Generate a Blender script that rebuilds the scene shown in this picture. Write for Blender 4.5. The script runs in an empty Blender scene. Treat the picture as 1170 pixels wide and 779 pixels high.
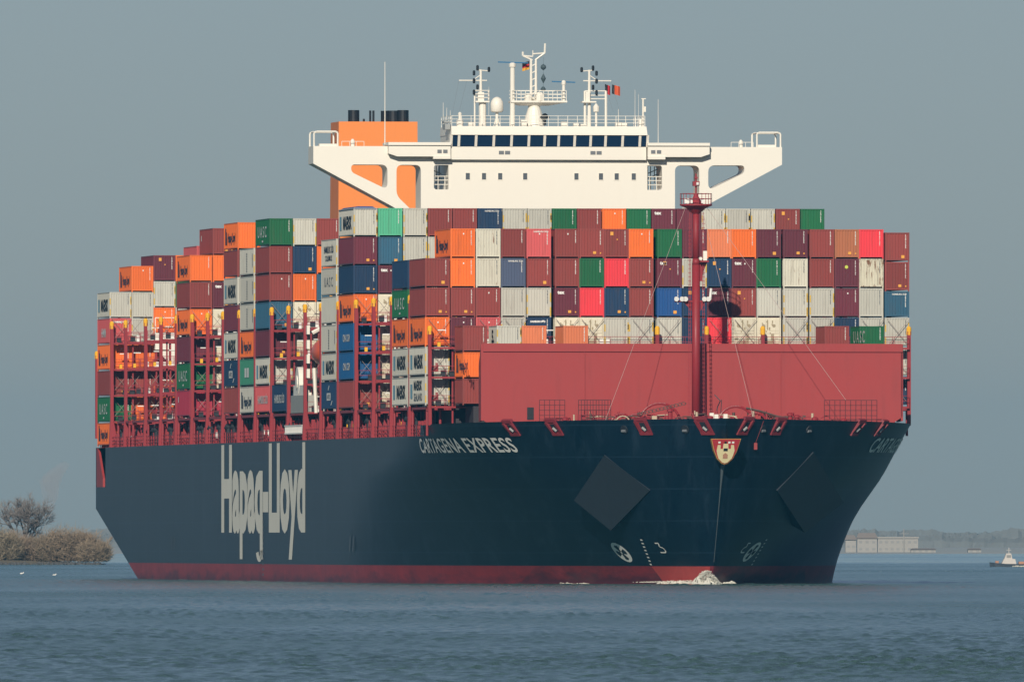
import bpy, bmesh, math, random
import numpy as np
from mathutils import Vector, Matrix

random.seed(7); rng = np.random.default_rng(7)
R = math.radians
sc = bpy.context.scene
COL = sc.collection

# ------------------------------------------------------------------ camera
cam_d = bpy.data.cameras.new('camera'); cam = bpy.data.objects.new('camera', cam_d); COL.objects.link(cam)
cam.location = (0, 0, 4.65); cam.rotation_euler = (R(90), 0, 0)
cam_d.sensor_width = 36; cam_d.lens = 36*24360/1170
cam_d.shift_y = (613-389.5)/1170
cam_d.clip_start = 1; cam_d.clip_end = 60000
sc.camera = cam

# ------------------------------------------------------------------ world, sun, exposure
SUN_AZ = R(8.5); SUN_EL = R(26)
w = bpy.data.worlds.new('World'); sc.world = w; w.use_nodes = True
nt = w.node_tree; nt.nodes.clear()
wo = nt.nodes.new('ShaderNodeOutputWorld'); bg = nt.nodes.new('ShaderNodeBackground')
sky = nt.nodes.new('ShaderNodeTexSky'); sky.sky_type = 'NISHITA'; sky.sun_disc = False
sky.sun_elevation = SUN_EL; sky.sun_rotation = math.pi + SUN_AZ
sky.air_density = 1.0; sky.dust_density = 0.2; sky.ozone_density = 9.0
bg.inputs['Strength'].default_value = 0.052
hs = nt.nodes.new('ShaderNodeHueSaturation'); hs.inputs['Saturation'].default_value = 0.70; hs.inputs['Hue'].default_value = 0.506
nt.links.new(sky.outputs[0], hs.inputs['Color']); nt.links.new(hs.outputs[0], bg.inputs['Color']); nt.links.new(bg.outputs[0], wo.inputs[0])
sd = bpy.data.lights.new('sun', 'SUN'); sd.energy = 4.4; sd.angle = R(0.5); sd.color = (1.0, 0.92, 0.79)
sun = bpy.data.objects.new('sun', sd); COL.objects.link(sun)
sv = Vector((-math.sin(SUN_AZ)*math.cos(SUN_EL), -math.cos(SUN_AZ)*math.cos(SUN_EL), math.sin(SUN_EL)))
sun.rotation_euler = sv.to_track_quat('Z', 'Y').to_euler(); sun.location = (0, 0, 200)
sc.view_settings.view_transform = 'Standard'; sc.view_settings.look = 'None'
sc.view_settings.exposure = 0.0; sc.view_settings.gamma = 1.0; sc.view_settings.use_curve_mapping = False
sc.render.engine = 'CYCLES'
cy = sc.cycles
cy.max_bounces = 5; cy.diffuse_bounces = 2; cy.glossy_bounces = 3; cy.volume_bounces = 0
cy.transparent_max_bounces = 4; cy.use_denoising = True; cy.caustics_reflective = False; cy.caustics_refractive = False

# ------------------------------------------------------------------ materials
def new_mat(name):
    m = bpy.data.materials.new(name); m.use_nodes = True
    b = m.node_tree.nodes['Principled BSDF']
    return m, m.node_tree, b
def N(nt, t, **kw):
    n = nt.nodes.new(t)
    for k, v in kw.items():
        if k in n.inputs: n.inputs[k].default_value = v
        else: setattr(n, k, v)
    return n
def mixc(nt, fac, a, b, mode='MIX'):
    n = nt.nodes.new('ShaderNodeMix'); n.data_type = 'RGBA'; n.blend_type = mode
    for sock, v in ((n.inputs[0], fac), (n.inputs[6], a), (n.inputs[7], b)):
        if hasattr(v, 'links'): nt.links.new(v, sock)
        else: sock.default_value = v if not isinstance(v, tuple) or len(v) == 4 else (*v, 1)
    return n.outputs[2]
def ramp(nt, src, a, b, va=0.0, vb=1.0):
    n = nt.nodes.new('ShaderNodeMapRange'); n.inputs[1].default_value = a; n.inputs[2].default_value = b
    n.inputs[3].default_value = va; n.inputs[4].default_value = vb
    nt.links.new(src, n.inputs[0]); return n.outputs[0]
def coords(nt, scale=(1, 1, 1)):
    tc = nt.nodes.new('ShaderNodeTexCoord'); mp = nt.nodes.new('ShaderNodeMapping')
    mp.inputs['Scale'].default_value = scale
    oi = nt.nodes.new('ShaderNodeObjectInfo')
    ad = nt.nodes.new('ShaderNodeVectorMath'); ad.operation = 'MULTIPLY_ADD'
    cb = nt.nodes.new('ShaderNodeCombineXYZ')
    mu = nt.nodes.new('ShaderNodeMath'); mu.operation = 'MULTIPLY'; mu.inputs[1].default_value = 57.0
    nt.links.new(oi.outputs['Random'], mu.inputs[0])
    for i in range(3): nt.links.new(mu.outputs[0], cb.inputs[i])
    nt.links.new(tc.outputs['Object'], mp.inputs[0])
    ad.operation = 'ADD'
    nt.links.new(mp.outputs[0], ad.inputs[0]); nt.links.new(cb.outputs[0], ad.inputs[1])
    return ad.outputs[0], oi
MATS = {}
def paint(name, col, rough=0.5, dirt=0.35, dirt_col=(0.10, 0.055, 0.035), vary=0.12, streak=(2.2, 2.2, 0.25), rust=0.0, spec=0.35, rust_lo=0.60):
    """weathered paint: per-object value shift, vertical grime streaks, rust patches"""
    if name in MATS: return MATS[name]
    m, t, b = new_mat(name)
    v, oi = coords(t, streak)
    n1 = N(t, 'ShaderNodeTexNoise', Scale=1.3, Detail=5.0, Roughness=0.62); t.links.new(v, n1.inputs['Vector'])
    v2, _ = coords(t, (0.35, 0.35, 0.35))
    n2 = N(t, 'ShaderNodeTexNoise', Scale=1.0, Detail=3.0); t.links.new(v2, n2.inputs['Vector'])
    hv = N(t, 'ShaderNodeHueSaturation'); hv.inputs['Color'].default_value = (*col, 1)
    t.links.new(ramp(t, oi.outputs['Random'], 0, 1, 1-vary, 1+vary), hv.inputs['Value'])
    c = hv.outputs[0]
    c = mixc(t, ramp(t, n2.outputs[0], 0.35, 0.7, 0, dirt*0.5), c, (col[0]*0.75+0.02, col[1]*0.75+0.02, col[2]*0.75+0.02))
    c = mixc(t, ramp(t, n1.outputs[0], 0.52, 0.80, 0, dirt), c, dirt_col)
    if rust > 0:
        v3, _ = coords(t, (2.4, 2.4, 0.4))
        n3 = N(t, 'ShaderNodeTexNoise', Scale=1.6, Detail=8.0, Roughness=0.72); t.links.new(v3, n3.inputs['Vector'])
        c = mixc(t, ramp(t, n3.outputs[0], rust_lo, rust_lo+0.08, 0, rust), c, (0.17, 0.065, 0.025))
    t.links.new(c, b.inputs['Base Color'])
    t.links.new(ramp(t, n1.outputs[0], 0.3, 0.8, rough-0.08, rough+0.15), b.inputs['Roughness'])
    b.inputs['Specular IOR Level'].default_value = spec
    MATS[name] = m; return m
def flat(name, col, rough=0.6, metal=0.0, spec=0.4):
    if name in MATS: return MATS[name]
    m, t, b = new_mat(name)
    v, oi = coords(t, (1, 1, 1))
    n1 = N(t, 'ShaderNodeTexNoise', Scale=2.0, Detail=4.0); t.links.new(v, n1.inputs['Vector'])
    c = mixc(t, ramp(t, n1.outputs[0], 0.35, 0.75, 0, 0.28), (*col, 1), tuple(x*0.7 for x in col))
    t.links.new(c, b.inputs['Base Color'])
    b.inputs['Roughness'].default_value = rough; b.inputs['Metallic'].default_value = metal
    b.inputs['Specular IOR Level'].default_value = spec
    MATS[name] = m; return m

COLOURS = {  # code: (words, base colour)
    'O': ('orange', (0.82, 0.158, 0.022)), 'B': ('red-brown', (0.255, 0.046, 0.038)), 'M': ('maroon', (0.135, 0.022, 0.036)),
    'R': ('bright red', (0.78, 0.045, 0.06)), 'C': ('coral red', (0.60, 0.10, 0.10)), 'W': ('pale grey', (0.50, 0.485, 0.42)),
    'Y': ('cream refrigerated', (0.66, 0.61, 0.47)), 'G': ('green', (0.010, 0.125, 0.042)), 'N': ('navy blue', (0.010, 0.036, 0.09)),
    'T': ('teal blue', (0.032, 0.11, 0.18)), 'U': ('blue', (0.012, 0.07, 0.23)), 'L': ('mint green', (0.10, 0.47, 0.27)),
    'S': ('slate blue', (0.07, 0.09, 0.15)), 'P': ('rusty white', (0.58, 0.55, 0.45)), 'Q': ('heavily rusted white', (0.58, 0.54, 0.42)),
    'K': ('tan-orange', (0.46, 0.155, 0.07)), 'H': ('faded orange', (0.66, 0.19, 0.08)), 'V': ('sea green', (0.05, 0.25, 0.15)),
    'E': ('bright blue', (0.01, 0.10, 0.27)), 'D': ('crimson', (0.42, 0.028, 0.06))}
def cmat(code):
    col = COLOURS[code][1]
    if code == 'P': return paint('paint_'+code, col, rust=0.9, dirt=0.35, rust_lo=0.60)
    if code == 'Q': return paint('paint_'+code, col, rust=0.95, dirt=0.55, rust_lo=0.515)
    if code == 'Y': return paint('paint_'+code, col, rust=0.5, dirt=0.35, rust_lo=0.62)
    if code == 'W': return paint('paint_'+code, col, dirt=0.30, vary=0.12, rust=0.6, rust_lo=0.665)
    return paint('paint_'+code, col, dirt=0.32, vary=0.16, rust=0.25, rust_lo=0.68)
SHIP_RED = paint('ship_red', (0.335, 0.041, 0.040), rough=0.5, dirt=0.18, vary=0.02)
RIG_RED = paint('rigging_red', (0.28, 0.023, 0.030), rough=0.5, dirt=0.25, vary=0.05)
WHITE = paint('ship_white', (0.80, 0.755, 0.66), rough=0.4, dirt=0.05, dirt_col=(0.4, 0.3, 0.2), vary=0.01, streak=(0.8, 0.8, 0.1))
YELLOW = flat('cap_yellow', (0.82, 0.42, 0.015))
DARK = flat('dark_steel', (0.018, 0.020, 0.026), 0.6)
BLACK = flat('funnel_black', (0.010, 0.012, 0.016), 0.5)
GREYM = flat('grey_steel', (0.33, 0.34, 0.33), 0.5)
FUNNEL = paint('funnel_orange', (0.82, 0.245, 0.05), dirt=0.05, vary=0.01)
LETTER = paint('letter_cream', (0.86, 0.81, 0.68), dirt=0.16, dirt_col=(0.16, 0.15, 0.12), vary=0.02)
INK_W = flat('ink_white', (0.80, 0.78, 0.73)); INK_N = flat('ink_navy', (0.012, 0.022, 0.055)); INK_K = flat('ink_black', (0.012, 0.013, 0.016))
INK_LB = flat('ink_light_blue', (0.20, 0.42, 0.52)); INK_R = flat('ink_red', (0.30, 0.04, 0.04)); INK_G = flat('ink_grey', (0.16, 0.17, 0.18))
PLAC = flat('placard_yellow', (0.80, 0.36, 0.05)); SCAN = flat('scanner_blue', (0.03, 0.15, 0.30))
TARP = flat('tarpaulin_blue', (0.03, 0.08, 0.24)); EDGEY = flat('edge_yellow', (0.62, 0.40, 0.06)); CABLE = flat('cable_grey', (0.46, 0.33, 0.30))
LBOAT = flat('lifeboat_orange', (0.75, 0.10, 0.02), 0.35)
m, t, b = new_mat('window_glass'); b.inputs['Base Color'].default_value = (0.012, 0.03, 0.07, 1); b.inputs['Roughness'].default_value = 0.06; b.inputs['Specular IOR Level'].default_value = 0.4
GLASS = m
def hull_mat(name, c1, c2, rough, scum=None):
    m, t, b = new_mat(name)
    v, _ = coords(t, (0.5, 0.12, 0.05))
    n1 = N(t, 'ShaderNodeTexNoise', Scale=1.0, Detail=6.0, Roughness=0.6); t.links.new(v, n1.inputs['Vector'])
    c = mixc(t, ramp(t, n1.outputs[0], 0.35, 0.72), (*c1, 1), (*c2, 1))
    # plate seams
    tc = t.nodes.new('ShaderNodeTexCoord'); sp = t.nodes.new('ShaderNodeSeparateXYZ'); t.links.new(tc.outputs['Object'], sp.inputs[0])
    def seam(sock, period):
        f = t.nodes.new('ShaderNodeMath'); f.operation = 'PINGPONG'; f.inputs[1].default_value = period/2
        t.links.new(sock, f.inputs[0]); return ramp(t, f.outputs[0], 0.02, 0.10, 1, 0)
    mx = t.nodes.new('ShaderNodeMath'); mx.operation = 'MAXIMUM'
    my = t.nodes.new('ShaderNodeMath'); my.operation = 'MULTIPLY'; t.links.new(seam(sp.outputs[1], 12.0), my.inputs[0]); t.links.new(ramp(t, sp.outputs[1], 15, 40), my.inputs[1])
    t.links.new(my.outputs[0], mx.inputs[0]); t.links.new(seam(sp.outputs[2], 3.1), mx.inputs[1])
    c = mixc(t, mx.outputs[0], c, tuple(x*1.4+0.0015 for x in c2))
    v5, _ = coords(t, (0.9, 0.30, 0.045)); n5 = N(t, 'ShaderNodeTexNoise', Scale=1.0, Detail=7.0, Roughness=0.68); t.links.new(v5, n5.inputs['Vector'])
    c = mixc(t, ramp(t, n5.outputs[0], 0.52, 0.78, 0, 0.7), c, tuple(x*1.7+0.014 for x in c2))
    if scum:
        v2, _ = coords(t, (0.4, 0.22, 0.9))
        n2 = N(t, 'ShaderNodeTexNoise', Scale=0.8, Detail=6.0, Roughness=0.65); t.links.new(v2, n2.inputs['Vector'])
        ad = t.nodes.new('ShaderNodeMath'); ad.operation = 'ADD'
        t.links.new(ramp(t, sp.outputs[2], 0.1, 1.5, 0.55, -0.1), ad.inputs[0]); t.links.new(ramp(t, n2.outputs[0], 0.3, 0.7, 0, 0.75), ad.inputs[1])
        sl_ = t.nodes.new('ShaderNodeMath'); sl_.operation = 'MULTIPLY_ADD'; sl_.inputs[1].default_value = 3.0     # older coat forward of a slanting edge
        t.links.new(sp.outputs[2], sl_.inputs[0]); t.links.new(sp.outputs[1], sl_.inputs[2])
        ad2 = t.nodes.new('ShaderNodeMath'); ad2.operation = 'ADD'
        t.links.new(ad.outputs[0], ad2.inputs[0]); t.links.new(ramp(t, sl_.outputs[0], 3.4, 4.0, 0.16, -0.16), ad2.inputs[1])
        c = mixc(t, ramp(t, ad2.outputs[0], 0.32, 0.90), c, (*scum, 1))
    t.links.new(c, b.inputs['Base Color'])
    bp = N(t, 'ShaderNodeBump', Strength=0.12, Distance=0.1)
    v3, _ = coords(t, (0.6, 0.3, 0.5)); n3 = N(t, 'ShaderNodeTexNoise', Scale=1.0, Detail=2.0); t.links.new(v3, n3.inputs['Vector'])
    t.links.new(n3.outputs[0], bp.inputs['Height']); t.links.new(bp.outputs[0], b.inputs['Normal'])
    b.inputs['Roughness'].default_value = rough; b.inputs['Specular IOR Level'].default_value = 0.36
    return m
NAVY = hull_mat('hull_navy', (0.0015, 0.0085, 0.020), (0.006, 0.016, 0.030), 0.38)
ANTIF = hull_mat('antifouling_red', (0.34, 0.03, 0.034), (0.24, 0.024, 0.032), 0.5, scum=(0.10, 0.018, 0.03))
PATCH = hull_mat('forefoot_red', (0.46, 0.06, 0.05), (0.40, 0.05, 0.045), 0.5)

# ------------------------------------------------------------------ mesh helpers
class MB:
    def __init__(s): s.v = []; s.f = []; s.mi = []; s.cur = 0
    def add(s, vs, fs):
        o = len(s.v); s.v += [tuple(p) for p in vs]; s.f += [tuple(i+o for i in q) for q in fs]; s.mi += [s.cur]*len(fs)
    def box(s, x0, x1, y0, y1, z0, z1):
        s.add([(x0, y0, z0), (x1, y0, z0), (x1, y1, z0), (x0, y1, z0), (x0, y0, z1), (x1, y0, z1), (x1, y1, z1), (x0, y1, z1)],
              [(0, 3, 2, 1), (4, 5, 6, 7), (0, 1, 5, 4), (1, 2, 6, 5), (2, 3, 7, 6), (3, 0, 4, 7)])
    def hexa(s, p): s.add(p, [(0, 3, 2, 1), (4, 5, 6, 7), (0, 1, 5, 4), (1, 2, 6, 5), (2, 3, 7, 6), (3, 0, 4, 7)])
    def tube(s, a, b, r0, r1=None, n=6):
        r1 = r0 if r1 is None else r1
        a = Vector(a); b = Vector(b); d = (b-a).normalized()
        u = d.orthogonal().normalized(); v = d.cross(u)
        vs = []
        for p, r in ((a, r0), (b, r1)):
            for i in range(n):
                g = 2*math.pi*i/n; vs.append(p+u*(r*math.cos(g))+v*(r*math.sin(g)))
        fs = [(i, (i+1) % n, n+(i+1) % n, n+i) for i in range(n)] + [tuple(range(n))[::-1], tuple(range(n, 2*n))]
        s.add(vs, fs)
    def path(s, pts, r, n=5):
        for a, b in zip(pts, pts[1:]): s.tube(a, b, r, r, n)
    def lathe(s, c, prof, n=14):
        c = Vector(c); vs = []; fs = []
        for r, z in prof:
            for i in range(n):
                g = 2*math.pi*i/n; vs.append(c+Vector((r*math.cos(g), r*math.sin(g), z)))
        for k in range(len(prof)-1):
            for i in range(n): fs.append((k*n+i, k*n+(i+1) % n, (k+1)*n+(i+1) % n, (k+1)*n+i))
        fs += [tuple(range(n))[::-1], tuple(range((len(prof)-1)*n, len(prof)*n))]
        s.add(vs, fs)
    def prism(s, poly, y0, y1):   # polygon in (x, z), extruded along y
        n = len(poly)
        s.add([(x, y0, z) for x, z in poly]+[(x, y1, z) for x, z in poly],
              [tuple(range(n)), tuple(range(n, 2*n))[::-1]]+[(i, i+n, (i+1) % n+n, (i+1) % n) for i in range(n)])
    def mesh(s, name, mats, smooth=False):
        me = bpy.data.meshes.new(name); me.from_pydata(s.v, [], s.f)
        for x in (mats if isinstance(mats, (list, tuple)) else [mats]): me.materials.append(x)
        me.polygons.foreach_set('material_index', s.mi)
        if smooth: me.polygons.foreach_set('use_smooth', [True]*len(s.f))
        me.update(); return me
    def build(s, name, mats, parent=None, smooth=False):
        return link(name, s.mesh(name, mats, smooth), parent)
def link(name, data, parent=None, mat=None, loc=None):
    o = bpy.data.objects.new(name, data); COL.objects.link(o)
    if parent: o.parent = parent
    if loc is not None: o.location = loc
    if mat: o.material_slots[0].link = 'OBJECT'; o.material_slots[0].material = mat
    return o
LABELS = set()
def tag(o, label=None, cat=None, group=None, kind=None):
    if label:
        o['label'] = label
        if len(label.split()) > 16: print('LONG', len(label.split()), label)
        if label in LABELS: print('DUP', label)
        LABELS.add(label)
    if cat: o['category'] = cat
    if group: o['group'] = group
    if kind: o['kind'] = kind
    return o
def empty(name, loc, rz=0):
    o = bpy.data.objects.new(name, None); COL.objects.link(o); o.location = loc; o.rotation_euler = (0, 0, rz)
    o.empty_display_size = 0.5; return o
def explode(o):
    """make every separate piece of a mesh an object of its own under the same parent"""
    me = o.data; n = len(me.vertices); par = list(range(n))
    def find(a):
        while par[a] != a: par[a] = par[par[a]]; a = par[a]
        return a
    for f in me.polygons:
        v = f.vertices; a = find(v[0])
        for q in v[1:]: par[find(q)] = a
    groups = {}
    for f in me.polygons: groups.setdefault(find(f.vertices[0]), []).append(f)
    name = o.name.split('.')[0]; co = [tuple(v.co) for v in me.vertices]; mats = list(me.materials); parent = o.parent
    if len(groups) < 2: return [o]
    out = []; parts = []
    for fs in groups.values():
        ids = {}; vs = []; ff = []
        for f in fs:
            for v in f.vertices:
                if v not in ids: ids[v] = len(vs); vs.append(co[v])
            ff.append(tuple(ids[v] for v in f.vertices))
        parts.append((vs, ff, [f.material_index for f in fs]))
    bpy.data.objects.remove(o)
    for vs, ff, mi in parts:
        m2 = bpy.data.meshes.new(name); m2.from_pydata(vs, [], ff)
        for x in mats: m2.materials.append(x)
        m2.polygons.foreach_set('material_index', mi); m2.update(); out.append(link(name, m2, parent))
    return out
def curve_mesh(obj_data):
    o = bpy.data.objects.new('tmp', obj_data); COL.objects.link(o)
    dg = bpy.context.evaluated_depsgraph_get(); me = bpy.data.meshes.new_from_object(o.evaluated_get(dg))
    bpy.data.objects.remove(o); return me
TXT = {}
def text_raw(txt, bold=0.0, spacing=1.0):
    """vertices and faces of flat lettering scaled to a unit box (width 1, cap height 1 at baseline 0)"""
    k = (txt, bold, spacing)
    if k in TXT: return TXT[k]
    c = bpy.data.curves.new('t', 'FONT'); c.body = txt; c.resolution_u = 3; c.fill_mode = 'FRONT'; c.offset = bold; c.space_character = spacing
    me = curve_mesh(c)
    v = np.array([p.co[:2] for p in me.vertices]); f = [tuple(p.vertices) for p in me.polygons]
    c2 = bpy.data.curves.new('t', 'FONT'); c2.body = 'H'; c2.offset = bold
    m2 = curve_mesh(c2); hv = np.array([p.co[:2] for p in m2.vertices])
    y0, y1 = hv[:, 1].min(), hv[:, 1].max(); x0, x1 = v[:, 0].min(), v[:, 0].max()
    asp = (x1-x0)/(y1-y0)
    v[:, 0] = (v[:, 0]-x0)/(x1-x0); v[:, 1] = (v[:, 1]-y0)/(y1-y0)
    TXT[k] = (v, f, asp); return TXT[k]
def rounded(poly, r, n=5):
    out = []; L = len(poly)
    for i in range(L):
        p = Vector(poly[i]); a = (Vector(poly[i-1])-p); c = (Vector(poly[(i+1) % L])-p)
        rr = min(r, a.length*0.48, c.length*0.48); a = p+a.normalized()*rr; c = p+c.normalized()*rr
        for k in range(n+1):
            q = k/n; out.append(tuple(a*(1-q)**2+p*2*q*(1-q)+c*q*q))
    return out
def plate(outer, holes, y0, y1, name, mat, parent):
    """upright plate in the x-z plane with openings, from y0 to y1"""
    c = bpy.data.curves.new('c', 'CURVE'); c.dimensions = '2D'; c.fill_mode = 'BOTH'; c.extrude = abs(y1-y0)/2
    for pl in [outer]+holes:
        s = c.splines.new('POLY'); s.points.add(len(pl)-1); s.use_cyclic_u = True
        for p, q in zip(s.points, pl): p.co = (q[0], q[1], 0, 1)
    me = curve_mesh(c); me.transform(Matrix.Translation((0, (y0+y1)/2, 0)) @ Matrix.Rotation(R(90), 4, 'X'))
    me.materials.clear(); me.materials.append(mat); me.name = name
    me.polygons.foreach_set('use_smooth', [False]*len(me.polygons)); me.update()
    return link(name, me, parent)

# ------------------------------------------------------------------ ship frame and hull shape
TH = math.asin(0.1316); OX, OY = 15.4, 2103.2
def world(bb, s, z): return (OX+math.cos(TH)*bb-math.sin(TH)*s, OY+math.sin(TH)*bb+math.cos(TH)*s, z)
BEAM = 24.1
def stem(z): return -30.6-0.64*max(z, 0)
ZL = (0.0, 6.0, 11.0, 16.2)      # half-breadth curves at four heights: where the full beam starts, and two fullness powers
HL = ((71.0, 2.146, 0.989), (67.4, 2.462, 0.75), (49.2, 3.686, 0.882), (0.0, 2.038, 1.084))
def herm(z, v):
    z = min(max(z, 0), 16.5); i = 0 if z <= ZL[1] else 1 if z <= ZL[2] else 2
    m = [(v[1]-v[0])/(ZL[1]-ZL[0])*0.6, (v[2]-v[0])/(ZL[2]-ZL[0]), (v[3]-v[1])/(ZL[3]-ZL[1]), (v[3]-v[2])/(ZL[3]-ZL[2])]
    h = ZL[i+1]-ZL[i]; t_ = (z-ZL[i])/h
    return (2*t_**3-3*t_*t_+1)*v[i]+(t_**3-2*t_*t_+t_)*h*m[i]+(-2*t_**3+3*t_*t_)*v[i+1]+(t_**3-t_*t_)*h*m[i+1]
def hb(s, z):
    if s >= 71.5: return BEAM
    st = stem(z); v = []
    if s <= st: return 0.0
    for (fu, p, q), zk in zip(HL, ZL):
        si = stem(zk); sk = 72-(72-s)*(72-si)/(72-st); t_ = (fu-sk)/(fu-si)
        v.append(BEAM if t_ <= 0 else (0.0 if t_ >= 1 else BEAM*(1-t_**p)**q))
    return max(0.0, min(BEAM, herm(z, v)))
def s_end(z): return 289.5 if z >= 7.8 else 248+41.5*max(z, 0)/7.8
def hp(s, z, side, off=0.0):
    """point on the hull skin, moved outwards by off; also the outward normal and the tangent towards the stern"""
    e = 0.05; y = hb(s, z)
    ts = Vector((side*(hb(s+e, z)-hb(s-e, z)), 2*e, 0)).normalized()
    tz = Vector((side*(hb(s, z+e)-hb(s, z-e)), 0, 2*e)).normalized()
    n = (tz.cross(ts) if side < 0 else ts.cross(tz)).normalized()
    if n.x*side < 0: n = -n
    return Vector((side*y, s, z))+n*off, n, ts

ship = empty('container_ship', (OX, OY, 0), TH)
tag(ship, 'huge navy-hulled container ship with white bridge and red breakwater, bow towards the viewer', 'container ship')

ZR = [-3, -1.2, 0, 0.45, 0.9, 1.35, 1.8, 2.6, 3.6, 4.8, 6.2, 7.8, 9.0, 10.2, 10.8, 11.4, 12.0, 12.5, 12.85, 13.2, 13.55, 13.9, 14.25, 14.6]
NB = 44
def row(z):
    st, se = stem(z), s_end(z)
    out = [st+(4-st)*(i/NB)**1.7 for i in range(NB+1)]+list(np.linspace(4, 62, 15)[1:])
    sl = list(np.linspace(75, min(se, 279.5)-0.01, 14))
    if se > 280: sl += [280.0, se]
    else: sl += [se-0.005, se]
    return out+sl
def ztop(s): return 15.65+0.45*min(1, max(0, (4-s)/45))
def skin(zs, mat, name, skip=False, bulwark=False):
    mb = MB(); nc = len(row(0))
    for side in (-1, 1):
        vs = []; fs = []
        for z in zs:
            for s in row(z): vs.append((side*hb(s, z), s, z))
        for i in range(len(zs)-1):
            for j in range(nc-1):
                if skip and side < 0 and j >= nc-2 and zs[i] >= 10.2: continue
                a = i*nc+j; q = (a, a+1, a+nc+1, a+nc)
                fs.append(q if side > 0 else q[::-1])
        mb.add(vs, fs)
        if bulwark:
            vs = []; fs = []
            for j in range(NB+1):
                qq = (j/NB)**1.7; zt = 16.1-0.45*qq
                for k in range(4):
                    z = 14.6+(zt-14.6)*k/3; s = stem(z)+(4-stem(z))*qq; vs.append((side*hb(s, z), s, z))
                inn = max(hb(s, zt)-0.35, 0); off = 0.5 if inn == 0 else 0
                vs.append((side*inn, s+off, zt)); vs.append((side*max(hb(s+off, 14.62)-0.3, 0), s+off, 14.62))
            for j in range(NB):
                for k in range(5):
                    a = j*6+k; q = (a, a+6, a+7, a+1); fs.append(q if side > 0 else q[::-1])
            mb.add(vs, fs)
            mb.box(min(side*BEAM, side*(BEAM-0.35)), max(side*BEAM, side*(BEAM-0.35)), 4.0, 4.25, 14.61, 15.65)
    for za, zb in zip(zs, zs[1:]):      # transom
        mb.add([(-hb(s_end(za), za), s_end(za), za), (BEAM, s_end(za), za), (BEAM, s_end(zb), zb), (-BEAM, s_end(zb), zb)], [(0, 1, 2, 3)])
    bm = bmesh.new(); me = mb.mesh(name, mat); bm.from_mesh(me); bmesh.ops.remove_doubles(bm, verts=bm.verts, dist=0.002)
    bm.to_mesh(me); bm.free()
    me.polygons.foreach_set('use_smooth', [True]*len(me.polygons))
    me.set_sharp_from_angle(angle=R(40)); me.update()
    return link(name, me, ship)
hull = skin(ZR[6:], NAVY, 'hull', True, True)
skin(ZR[:7], ANTIF, 'antifouling_band')
# decks
mb = MB(); zz = 14.6; ss = [x for x in row(zz)]
for a, c in zip(ss, ss[1:]):
    e = 0.03
    mb.add([(-hb(a, zz)+e, a, 14.58), (hb(a, zz)-e, a, 14.58), (hb(c, zz)-e, c, 14.58), (-hb(c, zz)+e, c, 14.58)], [(0, 1, 2, 3)])
mb.build('main_deck', RIG_RED, ship)
# stern mooring recess with its red web plate
mb = MB()
mb.box(-22.2, -22.0, 280.0, 289.4, 10.2, 14.5); mb.box(-24.08, -22.2, 279.85, 280.0, 10.2, 14.5); mb.box(-24.08, -22.2, 280.0, 289.4, 10.05, 10.2)
mb.cur = 1
mb.add([(-24.05, 289.3, 10.2), (-24.05, 289.3, 14.55), (-24.05, 287.9, 14.55), (-24.05, 283.0, 11.2), (-24.05, 283.0, 10.2),
        (-23.8, 289.3, 10.2), (-23.8, 289.3, 14.55), (-23.8, 287.9, 14.55), (-23.8, 283.0, 11.2), (-23.8, 283.0, 10.2)],
       [(0, 4, 3, 2, 1), (5, 6, 7, 8, 9), (0, 1, 6, 5), (1, 2, 7, 6), (2, 3, 8, 7), (3, 4, 9, 8), (4, 0, 5, 9)])
mb.build('mooring_opening', [DARK, SHIP_RED], ship)
# hull lettering
def hull_text(txt, name, mapping, mat, bold=0.0, spacing=1.0):
    v, f, asp = text_raw(txt, bold, spacing)
    # split long triangles so the letters follow the curved plates
    me = bpy.data.meshes.new(name); me.from_pydata([(a, c, 0) for a, c in v], [], f)
    bm = bmesh.new(); bm.from_mesh(me); bmesh.ops.triangulate(bm, faces=bm.faces)
    for _ in range(2):
        lim = 0.012
        es = [e for e in bm.edges if abs(e.verts[0].co.x-e.verts[1].co.x) > lim or abs(e.verts[0].co.y-e.verts[1].co.y) > 0.4]
        if es: bmesh.ops.subdivide_edges(bm, edges=es, cuts=1); bmesh.ops.triangulate(bm, faces=bm.faces)
    for q in bm.verts: q.co = mapping(q.co.x, q.co.y)
    bm.to_mesh(me); bm.free(); me.materials.append(mat)
    return link(name, me, ship)
hull_text('Hapaq-Lloyd', 'name_lettering', lambda u, v: Vector((-24.1-0.03, 170.3-u*73.2, 5.1+v*9.3)), LETTER, 0.041, 1.0)
v_, f_, a_ = text_raw('Hapaq-Lloyd', 0.041, 1.0)
lowx = sorted(set(round(float(q[0]), 4) for q in v_ if q[1] < -0.12)); cl = [[lowx[0]]]
for q in lowx[1:]:
    if q-cl[-1][-1] > 0.06: cl.append([])
    cl[-1].append(q)
gx0, gx1 = cl[1][0], cl[1][-1]; gw = gx1-gx0; yb = min(float(q[1]) for q in v_ if gx0-0.001 < q[0] < gx1+0.001 and q[1] < -0.12)
mb = MB(); ring = []
for k in range(15):
    a = -math.pi*0.93*k/14; rx, ry = 0.040, 0.130
    for d in (0.0, 1.0): ring.append(Vector((-24.13, 170.3-((gx1-rx-gw*0.0)+(rx-d*gw*0.95)*math.cos(a))*73.2, 5.1+(yb+0.10+(ry-d*0.065)*math.sin(a))*9.3)))
mb.add(ring, [(2*k, 2*k+1, 2*k+3, 2*k+2) for k in range(14)]); mb.build('name_lettering', LETTER, ship)
SA = np.arange(-30, 20, 0.05); PA = np.array([hb(s, 13.5) for s in SA]); AL = np.concatenate([[0], np.cumsum(np.hypot(np.diff(SA), np.diff(PA)))])
def arc(s): return float(np.interp(s, SA, AL))
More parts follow.
